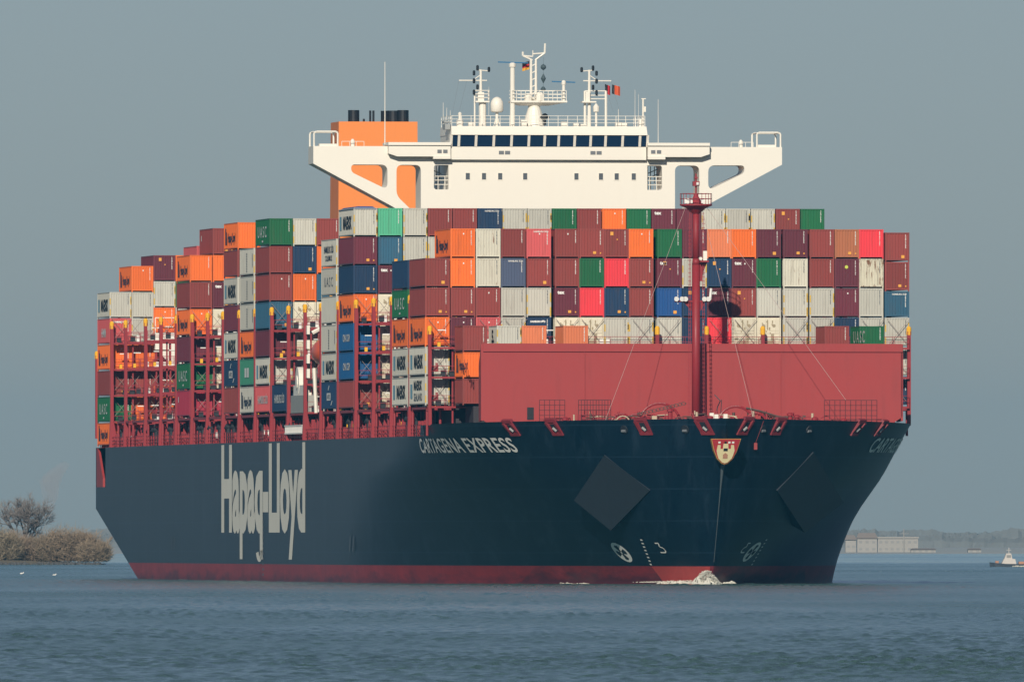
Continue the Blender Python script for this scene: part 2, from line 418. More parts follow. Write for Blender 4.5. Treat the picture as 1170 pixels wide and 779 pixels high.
def inv(a): return float(np.interp(a, AL, SA))
a0, a1 = arc(-17.8), arc(7.9)
hull_text('CARTAGENA EXPRESS', 'bow_lettering', lambda u, v: hp(inv(a1-(a1-a0)*u), 12.95+1.4*v, -1, 0.07)[0], INK_W, 0.016, 1.05)
hull_text('CARTAGENA EXPRESS', 'bow_lettering', lambda u, v: hp(inv(a0+(a1-a0)*u), 12.95+1.4*v, 1, 0.07)[0], INK_W, 0.016, 1.05)
# anchor plates
PADM = flat('anchor_plate_grey', (0.024, 0.030, 0.039), 0.5)
for side in (-1, 1):
    c4 = [(-28.4, 12.6), (-30.9, 9.2), (-23.6, 5.9), (-22.0, 8.85)] if side < 0 else [(-28.6, 12.9), (-30.6, 9.2), (-21.6, 5.95), (-18.0, 8.95)]; of = [0.02, 0.03, 0.45, 0.40]
    for it in range(40):
        P = [hp(c[0], c[1], side, o_)[0] for c, o_ in zip(c4, of)]; need = -9
        nn = (P[2]-P[0]).cross(P[3]-P[1]).normalized()
        if nn.x*side < 0: nn = -nn
        for i in range(1, 8):
            for j in range(1, 8):
                u, v = i/8, j/8; q = P[0]*(1-u)*(1-v)+P[1]*u*(1-v)+P[2]*u*v+P[3]*(1-u)*v
                need = max(need, hb(q.y, q.z)+0.03-abs(q.x))
        if need <= 0: break
        of = [of[0]+0.006, of[1]+0.006, of[2]+0.05, of[3]+0.05]
    mb = MB(); mb.hexa([q-nn*1.6 for q in P]+P); o = mb.build('anchor_plate', PADM, ship)
    bm = bmesh.new(); bm.from_mesh(o.data); bmesh.ops.recalc_face_normals(bm, faces=bm.faces); bm.to_mesh(o.data); bm.free()
# bow crest: red shield with a pale castle
def crest():
    P0 = Vector((0, -39.35, 12.0)); tilt = R(24)
    def pt(u, v, d): return Vector((0.92*u, -39.9-d-0.92*v*math.sin(tilt), 12.85+0.92*v*math.cos(tilt)))
    outl = [(-1.5, 1.45), (1.5, 1.45), (1.15, 0.1), (0.78, -0.75), (0.3, -1.25), (0, -1.38), (-0.3, -1.25), (-0.78, -0.75), (-1.15, 0.1)]
    root = None
    def poly(name, pl, d0, d1, mat, parent):
        mb = MB(); n = len(pl)
        mb.add([pt(u, v, d0) for u, v in pl]+[pt(u, v, d1) for u, v in pl], [tuple(range(n)), tuple(range(n, 2*n))[::-1]]+[(i, i+n, (i+1) % n+n, (i+1) % n) for i in range(n)])
        o = mb.build(name, mat, parent); bm = bmesh.new(); bm.from_mesh(o.data); bmesh.ops.recalc_face_normals(bm, faces=bm.faces); bm.to_mesh(o.data); bm.free(); return o
    gold = flat('crest_gold', (0.55, 0.30, 0.08)); red = flat('crest_red', (0.42, 0.03, 0.035)); cream = flat('crest_cream', (0.70, 0.60, 0.34))
    root = poly('crest', [(u*1.06, v*1.05) for u, v in outl], -0.9, 0.0, gold, ship)
    poly('shield', outl, 0.0, 0.05, red, root)
    castle = [(-0.95, 0.15), (-0.86, 0.8), (-0.55, 0.8), (-0.55, 0.35), (-0.3, 0.35), (-0.25, 0.95), (0.25, 0.95), (0.3, 0.35), (0.55, 0.35), (0.55, 0.8), (0.86, 0.8), (0.95, 0.15), (0.85, -0.3), (0.7, -0.75), (0.28, -1.2), (0, -1.3), (-0.28, -1.2), (-0.7, -0.75), (-0.85, -0.3)]
    c = poly('castle', castle, 0.05, 0.09, cream, root)
    poly('gate', [(-0.25, -0.75), (-0.25, -0.3), (0, -0.1), (0.25, -0.3), (0.25, -0.75)], 0.09, 0.12, flat('gate_pink', (0.45, 0.22, 0.14)), root)
    poly('band', [(-0.22, 0.1), (-0.22, 0.42), (0.22, 0.42), (0.22, 0.1)], 0.09, 0.12, INK_K, root)
    for u in (-0.7, -0.05, 0.35, 0.75): poly('tower_top', [(u-0.12, 0.98), (u-0.12, 1.2), (u+0.12, 1.2), (u+0.12, 0.98)], 0.05, 0.09, INK_W if u != -0.05 else INK_K, root)
crest()
# thruster marks, bulb marks, draught marks
def on_hull_poly(name, pts, side, off, mat, parent=ship):
    mb = MB(); mb.add([hp(s, z, side, off)[0] for s, z in pts], [tuple(range(len(pts)))])
    return mb.build(name, mat, parent)
def mark_disc(s0, z0, side, r=0.95):
    def ring(rr, n=20): return [(s0-rr*1.15*math.cos(2*math.pi*i/n), z0+rr*math.sin(2*math.pi*i/n)) for i in range(n)]
    d = on_hull_poly('thruster_mark', ring(r), side, 0.03, INK_W)
    for k in range(4):
        g = math.pi/2*k+0.15
        p = [(0.1, -0.10), (0.62, -0.26), (0.72, 0), (0.62, 0.26), (0.1, 0.10)]
        on_hull_poly('propeller_blade', [(s0-1.15*(a*math.cos(g)-c*math.sin(g)), z0+a*math.sin(g)+c*math.cos(g)) for a, c in p], side, 0.06, INK_K, d)
mark_disc(-20.35, 3.15, -1); mark_disc(-26.2, 3.2, 1)
def hull_stroke(name, pts, side, wd, mat):
    mb = MB()
    for (s0, z0), (s1, z1) in zip(pts, pts[1:]):
        d = Vector((s1-s0, z1-z0)); n = Vector((-d.y, d.x)).normalized()*wd/2
        mb.add([hp(s, z, side, 0.04)[0] for s, z in ((s0+n.x, z0+n.y), (s1+n.x, z1+n.y), (s1-n.x, z1-n.y), (s0-n.x, z0-n.y))], [(0, 1, 2, 3)])
    return mb.build(name, mat, ship)
for side in (-1, 1):
    d_ = 0 if side < 0 else -1.5
    hull_stroke('bulb_mark', [(s_+d_, z_) for s_, z_ in ((-26.6, 4.05), (-27.1, 4.05), (-26.85, 3.71), (-27.2, 3.58), (-27.25, 3.3), (-27.0, 3.14), (-26.35, 3.15))], side, 0.11, INK_W)
    mb = MB()
    for k in range(8):
        s0, z0 = -24.95+0.24*k, 4.3-0.34*k
        mb.add([hp(s, z, side, 0.04)[0] for s, z in ((s0, z0), (s0-0.3, z0), (s0-0.3, z0+0.13), (s0, z0+0.13))], [(0, 1, 2, 3)])
    mb.build('draught_marks', INK_W, ship)
mb = MB()
for k in range(11):
    z = 0.6+0.55*k
    mb.add([(-24.13, 133.9, z), (-24.13, 132.6, z), (-24.13, 132.6, z+0.22), (-24.13, 133.9, z+0.22)], [(0, 1, 2, 3)])
for s in (214.0, 58.0):
    for d in (0, 2.6): mb.add([(-24.13, s+d, 3.2), (-24.13, s+d-0.5, 3.2), (-24.13, s+d-1.1, 4.7), (-24.13, s+d-0.6, 4.7)], [(0, 1, 2, 3)])
mb.build('draught_marks', INK_G, ship)
mb = MB()
pts = [Vector((0, stem(z)-0.05, z)) for z in np.linspace(2.2, 11.6, 9)]
for a, c, ra, rb in zip(pts, pts[1:], (.03, .03, .03, .035, .04, .05, .07, .12), (.03, .03, .035, .04, .05, .07, .12, .2)): mb.tube(a, c, ra, rb, 6)
mb.build('stem_stain', flat('stain_grey', (0.10, 0.12, 0.13)), ship)
# brighter red patch on the starboard forefoot
mb = MB()
zs = [0.0, 0.5, 1.0, 1.5, 1.78]
for side in (-1,):
    for k in range(len(zs)-1):
        sa = np.linspace(0, 1, 14)
        for a, c in zip(sa, sa[1:]):
            q = []
            for tt, z in ((a, zs[k]), (c, zs[k]), (c, zs[k+1]), (a, zs[k+1])):
                s = -23.4+0.1*z+tt*(stem(z)+0.3+23.4-0.1*z); q.append(hp(s, z, side, 0.02)[0])
            mb.add(q, [(0, 1, 2, 3)])
mb.build('bright_forefoot', PATCH, ship)

# ------------------------------------------------------------------ forecastle: breakwater, fairleads, winches, mast
mb = MB()
mb.prism([(-20.4, 16.05), (-18.3, 14.62), (18.3, 14.62), (21.1, 16.4), (21.1, 22.75), (-20.4, 22.75)], -15.1, -14.8)
mb.box(-20.4, 21.1, -15.25, -14.8, 22.75, 23.55)
for side in (-1, 1):
    x = -20.4 if side < 0 else 20.95
    mb.hexa([(x, -15.1, 16.0), (x+0.2*side, -15.1, 16.0), (x+0.1*side, -12.6, 15.9), (x-0.1*side, -12.6, 15.9),
             (x, -15.1, 23.5), (x+0.2*side, -15.1, 23.5), (x+0.1*side, -12.6, 21.5), (x-0.1*side, -12.6, 21.5)])
for k in range(9):
    x = -16+k*4.0; mb.box(x-0.08, x+0.08, -14.8, -14.15, 14.6, 22.0)
bw = mb.build('breakwater', paint('breakwater_red', (0.335, 0.040, 0.039), rough=0.5, dirt=0.34, dirt_col=(0.20, 0.035, 0.034), vary=0.02, streak=(0.9, 0.9, 0.12), rust=0.35, rust_lo=0.70), ship)
mb = MB()
mb.box(-10.4, -10.3, -15.2, -15.1, 16.0, 22.7); mb.box(9.0, 9.1, -15.2, -15.1, 16.0, 22.7)
explode(mb.build('drain_pipe', SHIP_RED, bw))
mb = MB(); mb.box(-16.05, -15.4, -15.16, -15.1, 16.1, 17.3); mb.build('door', BLACK, bw)
def tray(s, side, wdt=1.5):
    """red roller fairlead let into the top of the bulwark, following the flare of the plating"""
    zt = ztop(s); e = hp(s, 15.3, side)[2]; ds = abs(e.y)
    h = wdt/2
    def P(a, d, z): return hp(s+a*max(ds, 0.25), z, side, d)[0]
    mb = MB()
    def slab(a0, a1, z0, z1, d0, d1): mb.hexa([P(a0, -0.2, z0), P(a1, -0.2, z0), P(a1, d0, z0), P(a0, d0, z0), P(a0, -0.2, z1), P(a1, -0.2, z1), P(a1, d1, z1), P(a0, d1, z1)])
    slab(-h, h, zt-0.10, zt+0.16, 0.14, 0.10); slab(-h, -h+0.28, 14.75, zt-0.12, 0.12, 0.28); slab(h-0.28, h, 14.75, zt-0.12, 0.12, 0.28); slab(-h, h, 14.55, 14.78, 0.16, 0.16); slab(-h+0.28, h-0.28, 14.78, zt-0.12, 0.05, 0.05)
    f = mb.build('fairlead', flat('fairlead_red', (0.21, 0.022, 0.03)), ship)
    mb = MB(); slab(-h+0.45, h-0.45, 14.95, zt-0.3, 0.09, 0.11); mb.build('throat', DARK, f)
    mb = MB(); mb.tube(P(-0.15, 0.14, 14.98), P(0.1, 0.16, 15.3), 0.12); mb.build('roller', GREYM, f)
    bm = bmesh.new(); bm.from_mesh(f.data); bmesh.ops.recalc_face_normals(bm, faces=bm.faces); bm.to_mesh(f.data); bm.free()
for s, side in ((-18.9, -1), (-24.4, -1), (-33.4, -1), (-38.6, -1), (-38.3, 1), (-34.6, 1), (-23.15, 1), (-18.2, 1), (-35.3, 1)):
    if (s, side) == (-35.3, 1): continue
    tray(s, side)
for s, side in ((-31.5, -1), (-36.9, -1), (-36.2, 1), (-30.6, 1)):
    p, n, tt = hp(s, 15.05, side, 0.0); mb = MB(); mb.tube(p-n*0.1, p+n*0.10, 0.48, 0.42, 12)
    c = mb.build('chock', DARK, ship); mb = MB(); mb.tube(p+n*0.09-tt*0.25-Vector((0, 0, 0.12)), p+n*0.09+tt*0.25-Vector((0, 0, 0.12)), 0.14); mb.build('roller', INK_G, c)
# deck fences
def fence(x0, x1, s, name='deck_fence'):
    mb = MB(); n = max(2, int((x1-x0)/0.5))
    for i in range(n+1):
        x = x0+(x1-x0)*i/n; mb.tube((x, s, 14.6), (x, s, 18.0), 0.045, n=4)
    for z in (16.1, 16.5, 17.0, 17.5, 18.0): mb.tube((x0, s, z), (x1, s, z), 0.045, n=4)
    mb.build(name, flat('fence_red', (0.10, 0.014, 0.018)), ship)
fence(-15.3, -12.8, -18.6); fence(-11.5, -8.6, -19.0); fence(12.8, 18.0, -18.8); fence(-11.5, -8.6, -21.0)
def arc_pts(c, r, a0, a1, n=14): return [Vector(c)+Vector((r*math.cos(a0+(a1-a0)*i/n), 0, r*math.sin(a0+(a1-a0)*i/n))) for i in range(n+1)]
def winch(x, s, r):
    root = MB(); root.tube((x, s-0.6, 15.6), (x, s+1.6, 15.6), 0.55, n=12); root.box(x-1.0, x+1.0, s-0.4, s+1.4, 14.6, 15.1)
    wn = root.build('mooring_winch', RIG_RED, ship)
    mb = MB(); mb.path(arc_pts((x, s-0.7, 15.6), r, 0, 2*math.pi, 26), 0.13, 6)
    for k in range(6):
        g = k*math.pi/3; mb.tube((x, s-0.7, 15.6), (x+r*math.cos(g), s-0.7, 15.6+r*math.sin(g)), 0.05, n=4)
    mb.build('drum_flange', RIG_RED, wn)
    mb = MB(); mb.path(arc_pts((x, s-0.75, 15.6), r+0.02, R(75), R(165), 12), 0.07, 5); mb.build('brake_band', CABLE, wn)
winch(-4.0, -22.0, 2.05); winch(3.2, -24.0, 1.75); winch(5.1, -24.5, 1.1); winch(-8.0, -23.5, 1.0); winch(-6.7, -24.2, 0.95)
mb = MB()
for k in range(13):
    c = Vector((-6.3+k*0.36, -25.0, 16.6+k*0.085)); a = 0 if k % 2 else math.pi/2
    mb.path([c+Vector((0.24*math.cos(g), 0.12*math.sin(g)*math.sin(a), 0.13*math.sin(g))) for g in np.linspace(0, 2*math.pi, 9)], 0.05, 4)
mb.build('anchor_chain', flat('chain_brown', (0.09, 0.05, 0.04)), ship)
mb = MB()
for k in range(16): mb.path([(5.2+k*0.28, -24.2, 16.5-0.06*k), (5.5+k*0.28, -24.4, 16.75-0.06*k), (5.75+k*0.28, -24.2, 16.35-0.06*k)], 0.05, 4)
mb.path([(4.2, -24.8, 17.2), (5.5, -25, 16.9), (7.5, -25, 16.3), (9.8, -25, 16.2)], 0.12); mb.build('anchor_chain', flat('chain_brown', (0.09, 0.05, 0.04)), ship)
mb = MB()
for x, s, h in ((-0.9, -36, 1.0), (-1.9, -36, 0.7), (0.7, -36.4, 0.7), (-4.0, -30, 1.7), (-6.2, -30, 0.9), (7.8, -30, 1.3), (8.4, -30.4, 1.1), (10.5, -28, 0.9), (-13.2, -22, 0.9), (14.6, -19.5, 0.8)):
    mb.lathe((x, s, 14.6), [(0.22, 0), (0.22, h+0.5), (0.34, h+0.5), (0.34, h+0.7), (0.15, h+0.82)], 8)
explode(mb.build('bollard', RIG_RED, ship))
mb = MB()
for x, h_ in ((-1.0, 0.5), (0.35, 0.35), (-0.55, 0.3)): mb.box(x, x+0.4, -36.2, -35.8, 15.9, 16.3+h_*0.7)
explode(mb.build('deck_locker', WHITE, ship))
mb = MB(); rr = random.Random(17)
for i in range(150):
    x = rr.choice((rr.uniform(-11.5, 9.5), rr.uniform(-12.5, 13.5))); s_ = rr.uniform(-21, -17) if abs(x) > 9.5 else rr.uniform(-28, -20); mb.cur = rr.choice((0, 0, 0, 1, 1, 2)); z = rr.uniform(15.6, 16.6); k = rr.random()
    if k < 0.35: mb.box(x, x+rr.uniform(0.15, 0.7), s_, s_+0.4, 14.6, z)
    elif k < 0.6: mb.tube((x, s_, 14.6), (x, s_, z+0.35), rr.uniform(0.05, 0.15), n=6)
    elif k < 0.85: mb.path(arc_pts((x, s_, 15.7), rr.uniform(0.3, 0.75), 0, math.pi, 8), 0.07, 4)
    else: mb.tube((x, s_, z), (x+rr.uniform(0.6, 2.0), s_, z+rr.uniform(-0.3, 0.3)), 0.06, n=5)
tag(mb.build('mooring_gear', [RIG_RED, flat('chain_brown', (0.09, 0.05, 0.04)), flat('rope_pale', (0.50, 0.40, 0.28))], ship), kind='stuff')
p_, n_, t_ = hp(-36.3, 13.5, 1, 0.12); mb = MB(); mb.box(p_.x-0.16, p_.x+0.16, p_.y-0.1, p_.y+0.05, 13.1, 13.75); mb.tube((p_.x, p_.y, 13.7), hp(-36.6, 15.9, 1, 0.05)[0], 0.02, n=4); mb.build('hanging_marker', INK_R, ship)
mb = MB(); mb.path([(1.05, -24, 14.6), (1.5, -24, 17.3), (1.75, -24.2, 17.9), (1.2, -24, 18.5)], 0.06, 4); mb.path([(1.7, -24, 14.6), (1.9, -24, 18.0)], 0.05, 4); mb.build('deck_davit', DARK, ship)

mb = MB(); ms = -19.6
mb.tube((0, ms, 14.6), (0, ms, 31.2), 0.42, 0.40, 16); mb.tube((0, ms, 31.2), (0, ms, 31.8), 0.40, 0.34, 16); mb.tube((0, ms, 31.8), (0, ms, 36.6), 0.34, 0.31, 16)
mast = mb.build('foremast', RIG_RED, ship, True)
mb = MB(); mb.lathe((0, ms, 36.2), [(0.36, 0), (1.0, 0.55), (1.6, 0.78), (1.6, 0.92), (0.7, 0.95), (0.3, 1.6), (0.16, 1.9)], 18); mb.build('top_platform', RIG_RED, mast)
mb = MB()
pts = [Vector((1.55*math.cos(g), ms+1.55*math.sin(g), 0)) for g in np.linspace(0, 2*math.pi, 13)]
for p in pts[:-1]: mb.tube(p+Vector((0, 0, 37.1)), p+Vector((0, 0, 38.15)), 0.035, n=4)
for z in (37.65, 38.15): mb.path([p+Vector((0, 0, z)) for p in pts], 0.035, 4)
mb.build('railing', RIG_RED, mast)
mb = MB(); mb.tube((0, ms, 37.5), (0, ms, 40.1), 0.09); mb.box(-0.32, 0.32, ms-0.3, ms+0.3, 38.9, 39.35); mb.box(-0.15, 0.15, ms-0.15, ms+0.15, 39.6, 39.8); mb.build('lamp_post', RIG_RED, mast)
mb = MB(); mb.box(-1.25, -0.8, ms-0.9, ms-0.6, 37.2, 37.7); mb.box(-0.7, -0.5, ms-1.2, ms-1.0, 37.2, 37.6); mb.box(0.35, 0.6, ms-1.3, ms-1.1, 37.2, 37.6); mb.lathe((0.12, ms-0.35, 39.12), [(0.13, -0.13), (0.15, 0), (0.13, 0.13)], 8); explode(mb.build('lamp', INK_W, mast))
mb = MB(); mb.box(0.3, 1.15, ms-0.9, ms+0.5, 31.45, 31.62); mb.prism([(0.4, 29.6), (0.6, 29.6), (0.72, 30.6), (1.1, 31.45), (0.4, 31.45)], ms-0.1, ms+0.1); mb.build('horn_platform', RIG_RED, mast)
mb = MB(); mb.box(0.62, 1.0, ms-0.7, ms-0.2, 31.62, 32.55); mb.tube((0.35, ms-0.9, 31.8), (0.35, ms-0.4, 31.8), 0.17); mb.build('horn', WHITE, mast)
mb = MB(); mb.box(-2.1, 1.55, ms-0.15, ms+0.15, 27.55, 27.72)
for x in (-1.2, 0.9): mb.prism([(x, 27.55), (0.45*(1 if x > 0 else -1), 26.7), (0.45*(1 if x > 0 else -1), 27.55)], ms-0.08, ms+0.08)
mb.build('crossarm', RIG_RED, mast)
mb = MB()
for x in (-2.0, -1.45, -1.1, 0.75, 1.15): mb.tube((x, ms-0.65, 27.85), (x, ms-0.1, 27.95), 0.24, 0.16, 10)
mb.tube((1.35, ms-0.3, 27.8), (1.45, ms-0.3, 28.9), 0.13); explode(mb.build('floodlight', INK_W, mast))
mb = MB()
for x0 in (-0.75, 0.78):
    for dx in (-0.13, 0.13): mb.tube((x0+dx*0.6, ms-0.35, 15), (x0*0.8+dx*0.6, ms-0.35, 36.3), 0.03, n=4)
    for k in range(52): mb.box(min(x0, x0*0.8)-0.06, max(x0, x0*0.8)+0.06, ms-0.37, ms-0.33, 15.2+k*0.4, 15.25+k*0.4)
mb.build('ladder', RIG_RED, mast)
mb = MB()
for p, q in (((-1.0, ms, 36.9), (-10.3, -28.5, 15.6)), ((1.0, ms, 36.9), (14.0, -25, 18.0)), ((0.6, ms, 36.7), (4.0, -32, 15.6))): mb.tube(p, q, 0.019, n=5)
explode(mb.build('stay', CABLE, mast))

# ------------------------------------------------------------------ hatch covers and lashing bridges
HATCH = flat('hatch_dark', (0.035, 0.03, 0.036), 0.7)
BAYS = {'F': (-8.6, 6.06), 'B0': (0.0, 12.19), 'B1': (14.4, 12.19), 'B3': (57.6, 12.19), 'B4': (71.9, 12.19), 'BC': (113.9, 12.19),
        'B5': (128.3, 12.19), 'B6': (142.0, 12.19), 'B7': (156.4, 12.19), 'B8': (199.6, 12.19), 'B9': (214.6, 12.19), 'ST': (276.1, 12.19)}
mb = MB()
SL = [0.0, 14.4, 28.8, 43.2, 57.6, 71.9, 99.5, 113.9, 128.3, 142.0, 156.4, 171.0, 185.3, 199.6, 214.6, 228.5, 243, 257.5]
for s in SL:
    mb.box(-21.2, 21.2, s+0.25, s+11.9, 14.6, 17.3); mb.box(-21.6, 21.6, s+0.2, s+12.0, 17.3, 17.5)
mb.box(-20.5, 20.5, -8.6, -2.6, 14.6, 17.45)
mb.build('hatch_cover', HATCH, ship)
mb = MB()
for s in SL:
    for side in (-1, 1):
        for a in (0.3, 11.3):
            mb.box(min(side*24.0, side*21.2), max(side*24.0, side*21.2), s+a, s+a+0.5, 17.05, 17.45)
            for x in (23.9, 22.6): mb.tube((side*x, s+a+0.25, 14.6), (side*x, s+a+0.25, 17.05), 0.13, n=6)
        mb.box(min(side*24.0, side*23.7), max(side*24.0, side*23.7), s+0.3, s+11.8, 17.2, 17.45)
tag(mb.build('container_stanchions', RIG_RED, ship), kind='stuff')
mb = MB()     # unseen filler blocks added in place of unbuilt tiers, under the upper containers
mb.box(-21.3, 21.3, 0.3, 11.9, 17.52, 23.36); mb.box(-14.0, 23.5, 57.9, 69.5, 17.52, 34.95); mb.box(-18.7, 19.0, -8.4, -2.8, 17.5, 22.74)
mb.box(-21.3, -18.8, 214.8, 226.0, 17.52, 32.1)
for k in range(3): mb.box(-24.1+2.54, 15, BAYS['B5'][0]+12.25, BAYS['B5'][0]+12.3, 17.5, 34)
explode(mb.build('unseen_filler', HATCH, ship))
def lb_parts(top, foot=True):
    P = {}
    mb = MB()
    mb.box(-0.17, 0.17, -0.22, 0.22, 15.9 if foot else 15.62, top)
    if foot: mb.prism([(-0.3, 14.6), (0.75, 14.6), (0.2, 17.4), (-0.2, 17.4)], -0.28, 0.28)
    P['post'] = mb.mesh('post', RIG_RED)
    mb = MB(); mb.lathe((0, 0, top), [(0.25, -0.35), (0.25, 0.3), (0.14, 0.5)], 10); P['post_cap'] = mb.mesh('post_cap', YELLOW)
    lv = [z for z in (17.55, 20.45, 23.35, 26.25) if z < top-1]
    mb = MB()
    for x in np.linspace(-19.0, 19.0, 9):
        for dy in (-0.4, 0.4): mb.box(x-0.08, x+0.08, dy-0.06, dy+0.06, 14.6, lv[-1])
    for x in (-21.6, 21.6): mb.box(x-0.08, x+0.08, -0.12, 0.12, 14.6, lv[-1])
    for z in lv: mb.box(-23.8, 23.8, -0.62, 0.62, z-0.13, z-0.07); mb.box(-23.8, 23.8, -0.66, -0.58, z-0.24, z-0.05); mb.box(-23.8, 23.8, 0.58, 0.66, z-0.24, z-0.05)
    P['platform'] = mb.mesh('platform', RIG_RED)
    mb = MB()
    for z in lv:
        for y in (-0.6, 0.6):
            for dz in (0.5, 1.0): mb.tube((-23.8, y, z+dz), (23.8, y, z+dz), 0.028, n=4)
            for x in np.linspace(-23.8, 23.8, 33): mb.tube((x, y, z-0.06), (x, y, z+1.0), 0.026, n=4)
    P['railing'] = mb.mesh('railing', RIG_RED)
    mb = MB()
    for i in range(19):
        x0 = -24.0+2.54*i
        for z in (lv[0], lv[1], lv[-1]):
            if (i*7+int(z)) % 3 == 0: continue
            mb.tube((x0+0.1, 0.72, z+0.1), (x0+2.3, 0.75, z+2.75), 0.03, n=4); mb.tube((x0+2.3, 0.72, z+0.1), (x0+0.1, 0.75, z+2.75), 0.03, n=4)
    P['lashing_rods'] = mb.mesh('lashing_rods', flat('rod_grey', (0.22, 0.17, 0.15)))
    mb = MB()
    rr = random.Random(3)
    for z in lv:
        for i in range(26):
            x = rr.uniform(-23.5, -6); k = rr.random()
            if k < 0.22: mb.cur = 0; mb.box(x, x+0.8, -0.5, -0.35, z+1.58, z+1.68)
            elif k < 0.6: mb.cur = 0; mb.box(x, x+0.35, -0.55, -0.3, z+0.1, z+0.75)
            elif k < 0.8: mb.cur = 1; mb.box(x, x+0.3, -0.55, -0.3, z+0.0, z+0.5)
            else: mb.cur = 2; mb.box(x, x+0.5, -0.4, 0.1, z+0.0, z+0.6)
    P['fittings'] = mb.mesh('fittings', [INK_W, YELLOW, DARK])
    return P
LBP = lb_parts(28.1); LBF = lb_parts(24.9, False)
LBS = [-1.1, 13.3, 27.8, 42.2, 56.4, 70.9, 85.1, 98.7, 112.8, 127.2, 141.4, 155.6, 170.2, 184.3, 198.4, 212.9, 227.6, 242.2, 261.5, 275.0, 289.0]
for i, s in enumerate(LBS):
    P = LBF if i == 0 else LBP
    if i == 20:
        lb = link('lashing_bridge', LBF['post'], ship, None, (-24.05, s, 0)); link('post_cap', LBF['post_cap'], lb); continue
    lb = link('lashing_bridge', P['platform'], ship, None, (0, s, 0))
    pb_ = 23.85 if i == 0 else 23.95
    for side in (-1, 1):
        p = link('post', P['post'], lb, None, (side*pb_, 0, 0))
        if side > 0: p.scale = (-1, 1, 1)
        link('post_cap', P['post_cap'], lb, None, (side*pb_, 0, 0))
    if i == 0:
        pm = MB(); pm.box(-0.16, 0.16, -0.2, 0.2, 17.5, 24.7); pm = pm.mesh('post', RIG_RED)
        for b_ in (-8.6, -1.3, 3.6, 9.2): link('post', pm, lb, None, (b_, -0.5, 0)); link('post_cap', P['post_cap'], lb, None, (b_, -0.5, 0))
    link('railing', P['railing'], lb)
    for nm in ('lashing_rods', 'fittings'): tag(link(nm, P[nm], lb), kind='stuff')
# deck edge rail and clutter
mb = MB()
for side in (-1, 1):
    x = side*23.9
    for s in np.arange(5, 288, 1.6): mb.tube((x, s, 14.58), (x, s, 15.7), 0.045, n=4)
    for z in (14.95, 15.3, 15.7): mb.tube((x, 4.5, z), (x, 288, z), 0.04, n=4)
rr = random.Random(11)
for s in np.arange(5, 286, 2.4):
    a = rr.uniform(0.12, 0.5); mb.box(-23.6, -23.2, s, s+a, 14.58, 14.58+rr.uniform(0.8, 2.2))
    if rr.random() < 0.5: mb.prism([(-23.8, 14.6), (-22.6, 14.6), (-23.5, 16.8)], s+0.8, s+0.95)
mb.build('deck_rail', RIG_RED, ship)
mb = MB()
for s in np.arange(6, 286, 3.1):
    k = rr.random(); x = -23.4+rr.uniform(-0.3, 0.3)
    if k < 0.25: mb.cur = 0; mb.box(x, x+0.35, s, s+0.5, 15.2, 15.8)
    elif k < 0.5: mb.cur = 1; mb.box(x, x+0.25, s, s+0.3, 15.4, 16.1)
    elif k < 0.8: mb.cur = 2; mb.tube((x, s, 14.6), (x, s, 16.2), 0.3, n=8); mb.tube((x, s, 16.2), (x-0.4, s, 16.4), 0.3, n=8)
tag(mb.build('deck_fittings', [INK_W, YELLOW, DARK], ship), kind='stuff')

# ------------------------------------------------------------------ bridge and accommodation
S0 = 86.0; BC = -0.39
acc = MB(); acc.box(BC-10.3, BC+10.3, S0+0.02, S0+12, 14.6, 44.5); acc = acc.build('accommodation_block', WHITE, ship)
def mir(pl): return [(2*BC-x, z) for x, z in pl][::-1]
outer = [(-24.66, 44.66), (-24.66, 42.86), (-16.8, 38.66), (-13.2, 36.6), (-13.2, 14.6)]
outer = outer+[(2*BC-x, z) for x, z in outer[::-1]]
h1 = rounded([(-20.75, 42.78), (-17.0, 42.78), (-17.0, 40.2), (-20.75, 42.0)], 0.7)
h2 = rounded([(-16.07, 42.75), (-13.55, 42.75), (-13.55, 37.2), (-16.07, 38.85+0.75)], 0.6)
h3 = rounded([(-12.2, 42.75), (-10.45, 42.75), (-10.45, 40.24), (-12.2, 40.24)], 0.3)
wing = plate(outer, [h1, h2, h3, mir(h1), mir(h2), mir(h3)], S0, S0+4.2, 'bridge_wing', WHITE, ship)
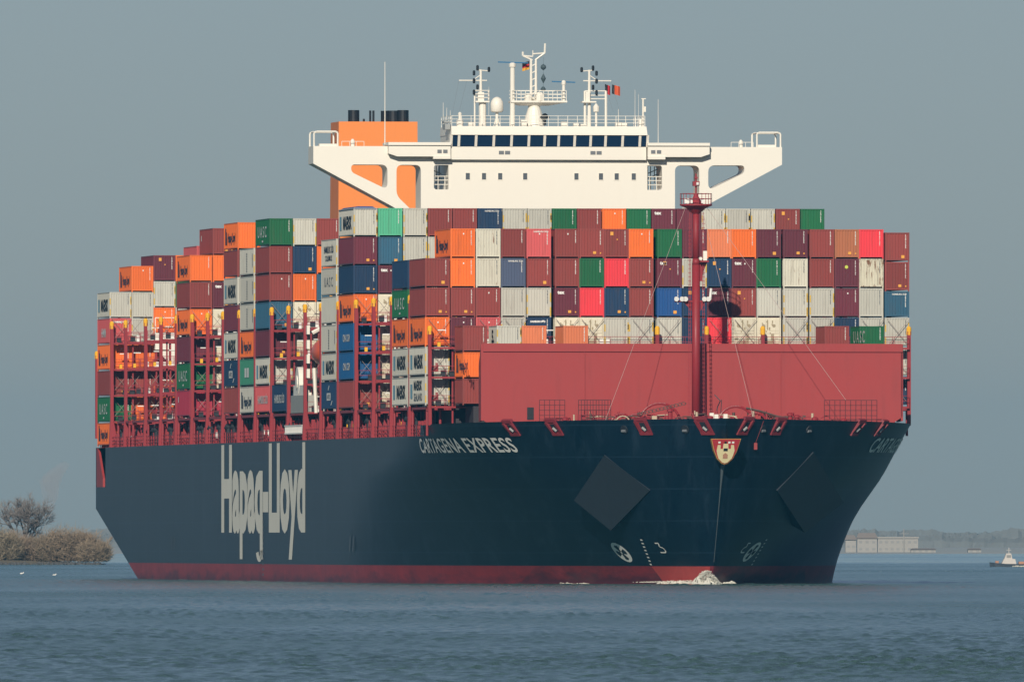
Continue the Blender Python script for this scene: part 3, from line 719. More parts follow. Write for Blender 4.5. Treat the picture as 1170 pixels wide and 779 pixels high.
for sgn in (0, 1):
    mb = MB()
    f = (lambda x: x) if sgn == 0 else (lambda x: 2*BC-x)
    for z in (40.75, 41.2, 41.6): mb.tube((f(-12.2), S0+0.5, z), (f(-10.4), S0+0.5, z), 0.045, n=5)
    for x in (-11.7, -11.0): mb.tube((f(x), S0+0.5, 40.2), (f(x), S0+0.5, 41.6), 0.04, n=5)
    mb.build('gallery_rail', WHITE, wing)
    mb = MB()
    for x in (-11.9, -11.5, -11.2): mb.tube((f(x), S0+3.5, 40.2), (f(x), S0+3.5, 42.7), 0.05, n=5)
    for z in (41.9, 42.4): mb.tube((f(-12.2), S0+3.5, z), (f(-11.0), S0+3.2, z-0.5), 0.05, n=5)
    mb.build('gallery_ladder', GREYM, wing)
    # frame at the wing tip
    mb = MB()
    fr = [(-24.55, 44.66), (-24.55, 46.0), (-24.3, 46.15), (-22.3, 46.15), (-22.1, 46.0), (-22.1, 44.66)]
    mb.path([(f(x), S0+0.3, z) for x, z in fr], 0.1, 6); mb.path([(f(x), S0+3.8, z) for x, z in fr], 0.1, 6)
    for x in (-24.4, -22.2): mb.tube((f(x), S0+0.3, 46.1), (f(x), S0+3.8, 46.1), 0.08, n=5)
    mb.box(min(f(-24.0), f(-22.2)), max(f(-24.0), f(-22.2)), S0+0.2, S0+1.2, 44.66, 44.9)
    mb.build('wing_frame', WHITE, wing)
    mb = MB()
    for x in (-21.7, -20.9, -20.2, -19.4): mb.tube((f(x), S0+0.2, 44.66), (f(x), S0+0.2, 45.15), 0.03, n=4)
    mb.tube((f(-21.7), S0+0.2, 45.15), (f(-19.4), S0+0.2, 45.15), 0.035, n=4)
    mb.lathe((f(-20.5), S0+0.8, 44.66), [(0.22, 0), (0.22, 0.55), (0.1, 0.75)], 8); mb.build('wing_rail', WHITE, wing)
    # side house in front of the wing
    mb = MB()
    x0, x1 = sorted((f(-17.0), f(-10.6)))
    mb.prism([(x0+0.9 if sgn == 0 else x0, 43.6), (x1 if sgn == 0 else x1-0.9, 43.6), (x1, 43.9), (x1, 44.75), (x0, 44.75), (x0, 43.9)], S0-1.0, S0)
    xa, xb = sorted((f(-12.4), f(-10.6))); mb.box(xa, xb, S0-1.1, S0, 43.35, 43.65)
    sh = mb.build('side_house', WHITE, ship)
    mb = MB(); mb.box(x0-0.05, x1, S0-1.2, S0+3.5, 44.75, 45.05); mb.build('roof', WHITE, sh)
    for x in (-11.75, -11.15):
        mb = MB(); xx = f(x); mb.box(xx-0.22, xx+0.22, S0-1.06, S0-0.99, 43.95, 44.3); mb.build('vent', INK_G, sh)
wh = MB(); wh.box(BC-10.1, BC+10.1, S0-0.6, S0+8, 43.3, 44.62); wh.box(BC-10.1, BC+10.1, S0+0.15, S0+8, 44.62, 45.85)
wh.hexa([(BC-10.15, S0-1.2, 45.82), (BC+10.15, S0-1.2, 45.82), (BC+10.15, S0+8, 45.82), (BC-10.15, S0+8, 45.82), (BC-10.1, S0-0.7, 46.72), (BC+10.1, S0-0.7, 46.72), (BC+10.1, S0+8, 46.72), (BC-10.1, S0+8, 46.72)])
wh = wh.build('wheelhouse', WHITE, ship)
def px(x): return (x-585)*2190/24360/0.991-15.4/0.991+0.1316*S0/0.991+0.0
WX = [(516, 521.5), (525, 541), (544.5, 561.5), (564.5, 581.5), (585, 601.5), (604.5, 619.5), (622.5, 635.5), (638.5, 654), (656.5, 672), (675, 689), (692, 708.5), (711.5, 728.5), (731, 737)]
for a, c in WX:
    x0, x1 = px(a), px(c); mb = MB()
    mb.hexa([(x0, S0-0.60, 44.66), (x1, S0-0.60, 44.66), (x1, S0+0.1, 44.66), (x0, S0+0.1, 44.66), (x0-0.04, S0-1.05, 45.80), (x1+0.04, S0-1.05, 45.80), (x1, S0+0.1, 45.80), (x0, S0+0.1, 45.80)])
    mb.build('bridge_window', GLASS, wh)
mb = MB()
ed = [514.5]+[(p[1]+q[0])/2 for p, q in zip(WX, WX[1:])]+[738.5]
for e in ed:
    x = px(e); mb.hexa([(x-0.13, S0-0.66, 44.62), (x+0.13, S0-0.66, 44.62), (x+0.13, S0+0.16, 44.62), (x-0.13, S0+0.16, 44.62), (x-0.13, S0-1.12, 45.84), (x+0.13, S0-1.12, 45.84), (x+0.13, S0+0.16, 45.84), (x-0.13, S0+0.16, 45.84)])
explode(mb.build('window_mullion', WHITE, wh))
for a in (572, 579, 676.5, 683.5):
    mb = MB(); x = px(a); mb.box(x-0.26, x+0.26, S0-0.66, S0-0.59, 43.85, 44.2); mb.build('vent', INK_G, wh)
for a in (534.5, 553, 571.5, 600, 658.5, 686.5, 704.5, 724):
    x = px(a); mb = MB(); mb.box(x-0.27, x+0.27, S0-0.04, S0+0.1, 41.2, 42.0); wn = mb.build('cabin_window', WHITE, acc)
    mb = MB(); mb.box(x-0.21, x+0.21, S0-0.055, S0-0.04, 41.27, 41.93); mb.build('pane', flat('cabin_glass', (0.10, 0.11, 0.12), 0.2), wn)
# roof: railing, masts, domes
mb = MB()
for x in np.linspace(BC-10.0, BC+10.0, 21): mb.tube((x, S0-0.3, 46.7), (x, S0-0.3, 47.8), 0.035, n=4)
for z in (47.1, 47.45, 47.8): mb.tube((BC-10.0, S0-0.3, z), (BC+10.0, S0-0.3, z), 0.03, n=4)
for side in (-1, 1):
    for z in (47.1, 47.45, 47.8): mb.tube((BC+side*10, S0-0.3, z), (BC+side*10, S0+8, z), 0.03, n=4)
    for s in np.linspace(0.5, 8, 6): mb.tube((BC+side*10, S0+s, 46.7), (BC+side*10, S0+s, 47.8), 0.035, n=4)
mb.build('roof_railing', WHITE, wh)
def Z(y): return 4.65+(613-y)*2191/24360
sm = S0+2.5
mb = MB()
cx = px(614)
mb.lathe((cx, sm, 46.7), [(1.1, 0), (0.95, 1.0), (0.62, 2.0), (0.62, 2.6), (0.9, 3.1)], 16)
mb.box(px(586), px(650), sm-1.2, sm+1.2, Z(117.5), Z(115.5)); mb.hexa([(px(597), sm-0.6, Z(121)), (px(631), sm-0.6, Z(121)), (px(631), sm+0.6, Z(121)), (px(597), sm+0.6, Z(121)), (px(586), sm-1.2, Z(117.5)), (px(650), sm-1.2, Z(117.5)), (px(650), sm+1.2, Z(117.5)), (px(586), sm+1.2, Z(117.5))])
rm = mb.build('radar_mast', WHITE, ship)
mb = MB()
for x in np.linspace(px(587), px(649), 13): mb.tube((x, sm-1.15, Z(116)), (x, sm-1.15, Z(104)), 0.04, n=4)
for y in (104, 108, 112): mb.tube((px(587), sm-1.15, Z(y)), (px(649), sm-1.15, Z(y)), 0.04, n=4); mb.tube((px(587), sm+1.15, Z(y)), (px(649), sm+1.15, Z(y)), 0.04, n=4)
mb.build('platform_railing', WHITE, rm)
mb = MB()
for a in (610.5, 616): mb.tube((px(a), sm, Z(116)), (px(a), sm, Z(68)), 0.16, 0.12, 8)
for y in (108, 100, 92, 84, 76): mb.tube((px(610.5), sm, Z(y)), (px(616), sm, Z(y-3)), 0.06, n=4)
mb.path([(px(612), sm, Z(69)), (px(601), sm, Z(64)), (px(601), sm, Z(59.5))], 0.1, 5); mb.path([(px(615), sm, Z(69)), (px(626), sm, Z(61)), (px(626.5), sm, Z(50))], 0.1, 5)
mb.tube((px(601), sm, Z(64)), (px(612), sm, Z(65)), 0.08); mb.tube((px(612.5), sm, Z(62)), (px(626), sm, Z(61)), 0.08); mb.tube((px(612.5), sm, Z(65)), (px(612.5), sm, Z(58)), 0.05)
mb.lathe((px(606), sm-0.8, Z(116)), [(0.4, 0), (0.45, 0.5), (0.2, 0.8)], 8); mb.lathe((px(619), sm-0.8, Z(116)), [(0.5, 0), (0.5, 0.6), (0.3, 0.9)], 8)
mb.build('signal_pole', WHITE, rm)
for (a, y0, y1, rr_, x0, x1, ys, par) in ((588, 145, 75, 0.26, 571.5, 606, 72, rm), (646.5, 117, 95, 0.17, 633, 660, 94, rm)):
    mb = MB(); mb.tube((px(a), sm-0.8, Z(y0)), (px(a), sm-0.8, Z(y1)), rr_, rr_*0.9, 10); mb.lathe((px(a), sm-0.8, Z(y1)), [(rr_*1.3, -0.2), (rr_*1.4, 0.1), (rr_*0.7, 0.25)], 10)
    p = mb.build('radar_pole', WHITE, rm)
    mb = MB(); mb.hexa([(px(x0), sm-0.95, Z(ys)-0.02), (px(x1), sm-0.7, Z(ys)-0.1), (px(x1), sm-0.5, Z(ys)-0.1), (px(x0), sm-0.75, Z(ys)-0.02), (px(x0), sm-0.95, Z(ys)+0.1), (px(x1), sm-0.7, Z(ys)+0.02), (px(x1), sm-0.5, Z(ys)+0.02), (px(x0), sm-0.75, Z(ys)+0.1)]); mb.build('radar_scanner', SCAN, p)
# signal shapes
mb = MB()
mb.lathe((px(624.5), sm, Z(77)), [(0.02, -0.32), (0.24, -0.16), (0.3, 0), (0.24, 0.16), (0.02, 0.32)], 10)
mb.lathe((px(624.5), sm, Z(90)), [(0.02, -0.5), (0.27, 0), (0.02, 0.5)], 10); mb.lathe((px(624.3), sm, Z(102)), [(0.2, -0.2), (0.28, 0), (0.1, 0.25)], 10)
mb.tube((px(624.5), sm, Z(105)), (px(624.5), sm, Z(66)), 0.015, n=4); mb.build('day_shapes', flat('shape_grey', (0.06, 0.09, 0.10)), rm)
def side_mast(a, mirrored):
    d = -1 if mirrored else 1
    x = lambda q: px(a+d*q)
    mb = MB(); mb.tube((x(0), sm, Z(145)), (x(0), sm, Z(80)), 0.2, 0.12, 8)
    mb.box(min(x(-7), x(9)), max(x(-7), x(9)), sm-0.7, sm+0.7, Z(117.5), Z(115.8))
    mb.tube((x(-25), sm, Z(92.5)), (x(7), sm, Z(92.5)), 0.07, n=5); mb.tube((x(-5), sm, Z(80.5)), (x(9), sm, Z(81.5)), 0.06, n=5); mb.tube((x(0), sm, Z(86)), (x(-9), sm, Z(92)), 0.05, n=5)
    mb.tube((x(-7), sm, Z(104)), (x(0), sm, Z(104)), 0.07, n=5)
    if mirrored:
        for q in (-19, 5): mb.tube((x(q), sm, Z(145)), (x(q), sm, Z(104)), 0.14, n=6)
        for y in (104, 109, 113): mb.tube((x(-19), sm, Z(y)), (x(5), sm, Z(y)), 0.06, n=5)
        mb.box(min(x(5), x(0)), max(x(5), x(0)), sm-0.5, sm+0.5, Z(118), Z(105))
    else:
        for q in (-7, 9): mb.tube((x(q), sm, Z(145 if q < 0 else 117)), (x(q), sm, Z(104)), 0.09, n=6)
        for y in (104, 108, 112): mb.tube((x(-7), sm-0.6, Z(y)), (x(9), sm-0.6, Z(y)), 0.05, n=5)
        mb.box(min(x(-4), x(3)), max(x(-4), x(3)), sm-0.55, sm+0.5, Z(116), Z(106)); mb.tube((x(2), sm, Z(145)), (x(2), sm, Z(117)), 0.38, n=8)
    k = mb.build('signal_mast', WHITE, ship)
    mb = MB()
    for q, y in ((-4, 78), (-8, 84), (-8, 93), (9, 80), (-4, 100), (-8, 106)): mb.lathe((x(q), sm-0.2, Z(y)-0.25), [(0.1, 0), (0.14, 0.1), (0.14, 0.42), (0.08, 0.52)], 8)
    explode(mb.build('navigation_lamp', BLACK, k))
    mb = MB(); mb.tube((x(-25), sm, Z(93)), (x(-34), sm-1, Z(131)), 0.012, n=3); mb.tube((x(-16), sm, Z(93)), (x(-26), sm-1, Z(128)), 0.012, n=3); explode(mb.build('halyard', INK_G, k))
side_mast(553, False); side_mast(677, True)
mb = MB(); x = px(570); mb.tube((x, sm-1, 46.7), (x, sm-1, Z(129)), 0.16, n=8)
for q in (-0.35, 0.35): mb.tube((x+q, sm-1, 46.7), (x, sm-1, Z(132)), 0.05, n=5)
dm = mb.build('dome_pedestal', WHITE, ship); mb = MB(); mb.lathe((x, sm-1, Z(129)), [(0.5, 0), (0.66, 0.15), (0.66, 0.85), (0.6, 1.15), (0.42, 1.42), (0.2, 1.56), (0.03, 1.6)], 18); mb.build('satellite_dome', WHITE, dm, True)
mb = MB(); x = px(527); mb.lathe((x, sm-1.5, 46.7), [(0.35, 0), (0.38, 0.6), (0.15, 0.75), (0.15, 1.1), (0.2, 1.35), (0.05, 1.5)], 10); mb.lathe((px(683), sm-1.2, Z(128)), [(0.3, 0), (0.33, 0.5), (0.05, 0.85)], 10); mb.tube((px(683), sm-1.2, 46.7), (px(683), sm-1.2, Z(128)), 0.12)
for a, b_ in ((540, 0.5), (600, 0.7), (646, 0.55), (660, 0.35), (708, 0.5), (715, 0.4), (668, 0.3), (552, 0.3)): mb.box(px(a)-0.3, px(a)+0.3, sm-1.6, sm-1.0, 46.7, 46.7+b_)
mb.tube((px(737), sm-1, 46.0), (px(737), sm-1, Z(113)), 0.1); mb.box(px(735), px(740), sm-1.1, sm-0.9, Z(113.5), Z(112.5)); mb.box(px(738), px(740), sm-1.15, sm-0.9, Z(128), Z(122)); mb.tube((px(734), sm-1, Z(145)), (px(734), sm-1, Z(136)), 0.2)
explode(mb.build('roof_fitting', WHITE, wh))
mb = MB(); mb.lathe((px(625), sm-0.8, 46.9), [(0.15, 0), (0.15, 0.6), (0.5, 0.75), (0.45, 0.9), (0.12, 1.2)], 8); mb.build('searchlight', BLACK, wh)
mb = MB()
for a, y0, y1, r_ in ((441.5, 166, 72, 0.055), (753.5, 165, 114, 0.035), (727, 140, 103, 0.025), (731, 140, 108, 0.02), (508, 138, 118, 0.03), (512, 138, 124, 0.03), (516, 138, 127, 0.03), (560, 133, 100, 0.02), (708, 140, 125, 0.035)):
    mb.tube((px(a), S0+1, Z(y0)), (px(a), S0+1, Z(y1)), r_, r_*0.6, 6)
explode(mb.build('whip_antenna', WHITE, wh))
mb = MB(); mb.box(px(507), px(514), S0-0.5, S0+1.5, Z(141.5), Z(139.5)); mb.box(px(508), px(514), S0-0.5, S0+1.5, Z(149), Z(143)); mb.build('wing_lamp_bracket', GREYM, wh)
# funnel
FS = 218.0
mb = MB(); mb.hexa([(-5.75, FS-0.3, 17), (3.1, FS-0.3, 17), (3.1, FS+8, 17), (-5.75, FS+8, 17), (-5.6, FS, 49.76), (3.03, FS, 49.76), (3.03, FS+7, 49.76), (-5.6, FS+7, 49.76)])
fn = mb.build('funnel', FUNNEL, ship)
mb = MB(); mb.tube((-3.65, FS+2.5, 49.7), (-3.65, FS+2.5, 51.05), 0.62, n=16); mb.tube((0.7, FS+2.5, 49.7), (0.7, FS+2.5, 51.0), 0.75, n=16); mb.tube((1.7, FS+2, 49.7), (1.7, FS+2, 51.05), 0.62, n=16); mb.tube((-0.05, FS+3.5, 49.7), (-0.05, FS+3.5, 51.0), 0.5, n=16)
for x in (-1.9, -1.55, -2.6): mb.tube((x, FS+2, 49.7), (x, FS+2, 51.0 if x > -2.5 else 50.1), 0.12, n=8)
explode(mb.build('exhaust_pipe', BLACK, fn))
# stowed accommodation ladder, winch and locker at the gap in the side
mb = MB()
for z in (15.35, 16.15): mb.box(-24.25, -24.1, 99, 114, z-0.09, z+0.05)
for s in np.arange(99, 114, 0.75): mb.box(-24.24, -24.12, s, s+0.38, 15.4, 16.1)
mb.build('accommodation_ladder', INK_W, ship)
mb = MB(); mb.box(-24.0, -23.0, 99.2, 110.5, 17.35, 19.25); mb.build('deck_locker', flat('locker_grey', (0.36, 0.36, 0.33)), ship)
mb = MB(); mb.box(-23.9, -23.2, 99.4, 109, 19.25, 20.3); mb.tube((-23.95, 105.5, 20.6), (-23.2, 105.5, 20.6), 1.6, n=18); mb.tube((-24.05, 105.5, 20.6), (-23.95, 105.5, 20.6), 0.7, n=12)
for z in (21, 22.5, 24, 25.5): mb.box(-23.9, -23.6, 97.5, 99, z, z+0.9)
mb.build('boat_winch', WHITE, ship)
mb = MB()
for s in (88.5, 95.5): mb.path([(-20, s, 17.5), (-20.5, s, 24.5), (-22.5, s, 26.2), (-23.6, s, 25.6)], 0.22, 6); mb.tube((-23.2, s, 17.4), (-23.4, s, 22.0), 0.2, n=6)
mb.build('boat_davit', WHITE, ship)
# pale fan platform between the stern stacks
mb = MB(); mb.box(-19.2, -16.9, 274.0, 275.6, 25.45, 27.3); mb.tube((-19.2, 274, 29.0), (-16.9, 274, 29.0), 0.06, n=4); mb.tube((-19.2, 274, 27.2), (-19.2, 274, 29.0), 0.06, n=4); mb.tube((-16.9, 274, 27.2), (-16.9, 274, 29.0), 0.06, n=4)
mb.prism([(-18.9, 25.3), (-16.9, 25.3), (-16.9, 23.2)], 274.0, 274.4); mb.build('stern_platform', WHITE, ship)

# ------------------------------------------------------------------ lifeboat, flags (held by the ship, things of their own)
mb = MB(); prof = [(0.05, -4.2), (0.8, -3.7), (1.25, -2.5), (1.4, 0), (1.25, 2.5), (0.8, 3.7), (0.05, 4.2)]
mb.lathe((0, 0, 0), prof, 14)
me = mb.mesh('lifeboat', LBOAT, True); me.transform(Matrix.Rotation(R(90), 4, 'X')); me.transform(Matrix.Diagonal((1, 1, 1.05, 1)))
lb_ = link('lifeboat', me); lb_.location = world(-22.6, 92, 23.6); lb_.rotation_euler = (0, 0, TH)
tag(lb_, 'enclosed orange lifeboat hung in white davits on the ship side below the bridge', 'lifeboat')
mb = MB(); mb.box(-0.7, 0.7, -2.6, 1.2, 1.3, 1.95); mb.build('cockpit', LBOAT, lb_); mb = MB(); mb.box(-0.5, 0.5, -2.65, -2.55, 1.5, 1.8); mb.build('window', GLASS, lb_)
def flag(x, y, s, wd, ht, cols, label, dirn):
    loc = world(px(x), s, Z(y)); f = empty('flag', loc, TH)
    tag(f, label, 'flag', 'flags flown above the bridge')
    n = 8
    for k, (nm, mt, vertical) in enumerate(cols):
        mb = MB(); vs = []; fs = []
        a0, a1 = k/len(cols), (k+1)/len(cols)
        for i in range(n+1):
            for j in (0, 1):
                if vertical: u = a0+(a1-a0)*i/n; v = j
                else: u = i/n; v = 1-(a0+(a1-a0)*j)
                vs.append((dirn*u*wd, 0.12*math.sin(u*7), -u*0.25*ht+v*ht-ht))
        for i in range(n): fs.append((2*i, 2*i+1, 2*i+3, 2*i+2))
        mb.add(vs+[(a, c+0.02, d) for a, c, d in vs], fs+[tuple(q+len(vs) for q in f_[::-1]) for f_ in fs]); mb.build('stripe', mt, f)
FK = flat('flag_black', (0.02, 0.02, 0.022)); FR = flat('flag_red', (0.55, 0.02, 0.03)); FY = flat('flag_gold', (0.75, 0.38, 0.03)); FO = flat('flag_orange', (0.65, 0.10, 0.03))
flag(608.5, 70, sm, 0.72, 0.85, [('a', FK, 0), ('b', FR, 0), ('c', FY, 0)], 'small black, red and gold flag beside the central pole of the radar mast', -1)
flag(695, 96, sm, 0.55, 0.95, [('a', FK, 1), ('b', FR, 1)], 'small dark red flag, left of the two on the right signal mast', 1)
flag(703, 96.5, sm, 0.85, 0.95, [('a', FK, 1), ('b', FO, 1), ('c', FO, 1)], 'black and orange flag, right of the two on the right signal mast', 1)

# ------------------------------------------------------------------ shipping containers
def corr(n, a0, a1, depth):
    """polyline of (along, inward) for n ribs"""
    out = []; p = (a1-a0)/n
    for i in range(n):
        o = a0+i*p; out += [(o, 0), (o+p*0.3, 0), (o+p*0.5, depth), (o+p*0.8, depth)]
    return out+[(a1, 0)]
def cont_meshes(L, H):
    w2 = 1.219; l2 = L/2; M = {}
    g = 0.15
    mb = MB(); r = 0.13
    for x in (-w2, w2-r):
        for y in (-l2, l2-r): mb.box(x, x+r, y, y+r, 0, H)
    for y in (-l2, l2-r):
        mb.box(-w2+r, w2-r, y+0.01, y+r-0.01, g, g+0.12); mb.box(-w2+r, w2-r, y+0.01, y+r-0.01, H-0.12, H-0.005)
    for x in (-w2, w2-r):
        mb.box(x+0.01, x+r-0.01, -l2+r, l2-r, g, g+0.12); mb.box(x+0.01, x+r-0.01, -l2+r, l2-r, H-0.10, H-0.005)
    M['frame'] = mb.mesh('frame', cmat('B'))
    mb = MB(); z0, z1 = g+0.12, H-0.10
    c = corr(8, -w2+r, w2-r, 0.045); n = len(c)
    mb.add([(a, -l2+0.03+d, z) for z in (z0, z1) for a, d in c], [(i, i+1, n+i+1, n+i) for i in range(n-1)])
    for side in (-1, 1):
        c = corr(int(L*3.4), -l2+r, l2-r, 0.036); n = len(c)
        fs = [(i, i+1, n+i+1, n+i) for i in range(n-1)]
        mb.add([(side*(w2-0.02-d), a, z) for z in (z0, z1) for a, d in c], fs if side > 0 else [q[::-1] for q in fs])
    mb.add([(-w2+r, l2-0.03, z0), (w2-r, l2-0.03, z0), (w2-r, l2-0.03, z1), (-w2+r, l2-0.03, z1)], [(3, 2, 1, 0)])
    M['walls'] = mb.mesh('walls', cmat('B'))
    mb = MB(); mb.box(-w2+0.05, w2-0.05, -l2+0.05, l2-0.05, H-0.06, H-0.02); M['roof'] = mb.mesh('roof', cmat('B'))
    mb = MB(); mb.box(-w2+0.14, w2-0.14, -l2+0.2, l2-0.2, g+0.02, g+0.1); M['floor'] = mb.mesh('floor', DARK)
    mb = MB(); mb.hexa([(-w2-0.03, -l2-0.03, H-0.12), (w2+0.03, -l2-0.03, H-0.12), (w2+0.03, l2+0.03, H-0.12), (-w2-0.03, l2+0.03, H-0.12), (-w2*0.6, -l2*0.96, H+0.17), (w2*0.6, -l2*0.96, H+0.17), (w2*0.6, l2*0.96, H+0.17), (-w2*0.6, l2*0.96, H+0.17)]); M['tarp'] = mb.mesh('tarpaulin', TARP)
    mb = MB()
    for x in (-w2, w2-0.13):
        for a, c in ((0.3, 1.0), (1.5, 2.2)): mb.box(x+0.005, x+0.125, -l2-0.012, -l2, a, c)
    for a, c in ((0.1, 0.9), (1.7, 2.4)): mb.box(w2-0.13, w2-0.01, -l2-0.012, -l2, a, c)
    M['edge'] = mb.mesh('edge_stripes', EDGEY)
    # refrigeration end
    mb = MB(); y = -l2
    mb.box(-1.05, 1.05, y-0.0, y+0.06, g+0.1, H-0.1); mb.box(-1.0, -0.1, y-0.05, y, H*0.55, H-0.2); mb.box(0.0, 1.0, y-0.05, y, H*0.55, H-0.2)
    mb.box(-1.0, 1.0, y-0.06, y, H*0.46, H*0.53); mb.box(-1.0, -0.5, y-0.05, y, g+0.2, H*0.42); mb.box(0.55, 1.0, y-0.05, y, g+0.2, H*0.40); mb.box(-0.4, 0.2, y-0.03, y, H*0.22, H*0.44)
    M['unit'] = mb.mesh('refrigeration_unit', cmat('Y'))
    mb = MB()
    for x in (-0.55, 0.5): mb.tube((x, y-0.06, H*0.72), (x, y-0.045, H*0.72), 0.17, n=12)
    mb.box(-0.45, 0.5, y-0.012, y-0.002, g+0.15, H*0.21); mb.box(0.22, 0.52, y-0.012, y-0.002, H*0.22, H*0.44); mb.box(-0.9, -0.6, y-0.06, y-0.05, g+0.5, g+0.75); mb.box(0.3, 0.42, y-0.055, y-0.05, H*0.8, H*0.9); mb.box(-0.2, -0.08, y-0.055, y-0.0, H*0.58, H*0.92)
    for k in range(14):
        rr = random.Random(k*3+1); xx = rr.uniform(-0.95, 0.85); zz = rr.uniform(g+0.2, H-0.3); mb.box(xx, xx+rr.uniform(0.05, 0.16), y-0.064, y-0.05, zz, zz+rr.uniform(0.06, 0.3))
    M['grille'] = mb.mesh('fan_grille', flat('grille_brown', (0.34, 0.28, 0.18)))
    # markings
    for k in range(3):
        mb = MB(); rr = random.Random(k+5); z = H*0.93
        for i in range(13):
            hgt = rr.choice((0.05, 0.07, 0.07)); mb.box(0.80, 0.80+rr.choice((0.07, 0.09)), y-0.006, y, z-hgt, z); z -= hgt+rr.choice((0.025, 0.03, 0.07))
        M['serial%d' % k] = mb.mesh('serial_marking', INK_W)
    mb = MB(); mb.box(0.12, 0.42, y-0.006, y, 0.42, 0.68); mb.box(0.80, 0.92, y-0.006, y, 0.44, 0.58); M['placard0'] = mb.mesh('placard', PLAC)
    mb = MB(); mb.box(-0.62, -0.32, y-0.006, y, H*0.78, H*0.90); mb.box(0.0, 0.13, y-0.006, y, H*0.62, H*0.66); M['placard1'] = mb.mesh('placard', PLAC)
    mb = MB(); mb.box(0.02, 0.14, y-0.006, y, H*0.80, H*0.85); M['placard2'] = mb.mesh('placard', INK_W)
    mb = MB(); mb.box(0.40, 0.72, y-0.006, y, 0.36, 0.66); M['placard3'] = mb.mesh('placard', PLAC)
    mb = MB(); mb.lathe((0, 0, 0), [(0.17, 0), (0.17, 0.006)], 14); me = mb.mesh('placard', flat('dot_lime', (0.55, 0.62, 0.08))); me.transform(Matrix.Translation((-0.05, y, H*0.72)) @ Matrix.Rotation(R(90), 4, 'X')); M['placard4'] = me
    return M
CM = {(40, 1): cont_meshes(12.19, 2.896), (40, 0): cont_meshes(12.19, 2.591), (20, 0): cont_meshes(6.06, 2.591)}
LOGO = {}
def text_mesh(name, txt, org, du, dv, wd, ht, mat, bold=0.0, spacing=1.0):
    v, f, asp = text_raw(txt, bold, spacing)
    me = bpy.data.meshes.new(name); o = Vector(org); du = Vector(du); dv = Vector(dv)
    me.from_pydata([o+du*(a*wd)+dv*(c*ht) for a, c in v], [], f); me.materials.append(mat); return me
SX = -1.219-0.004
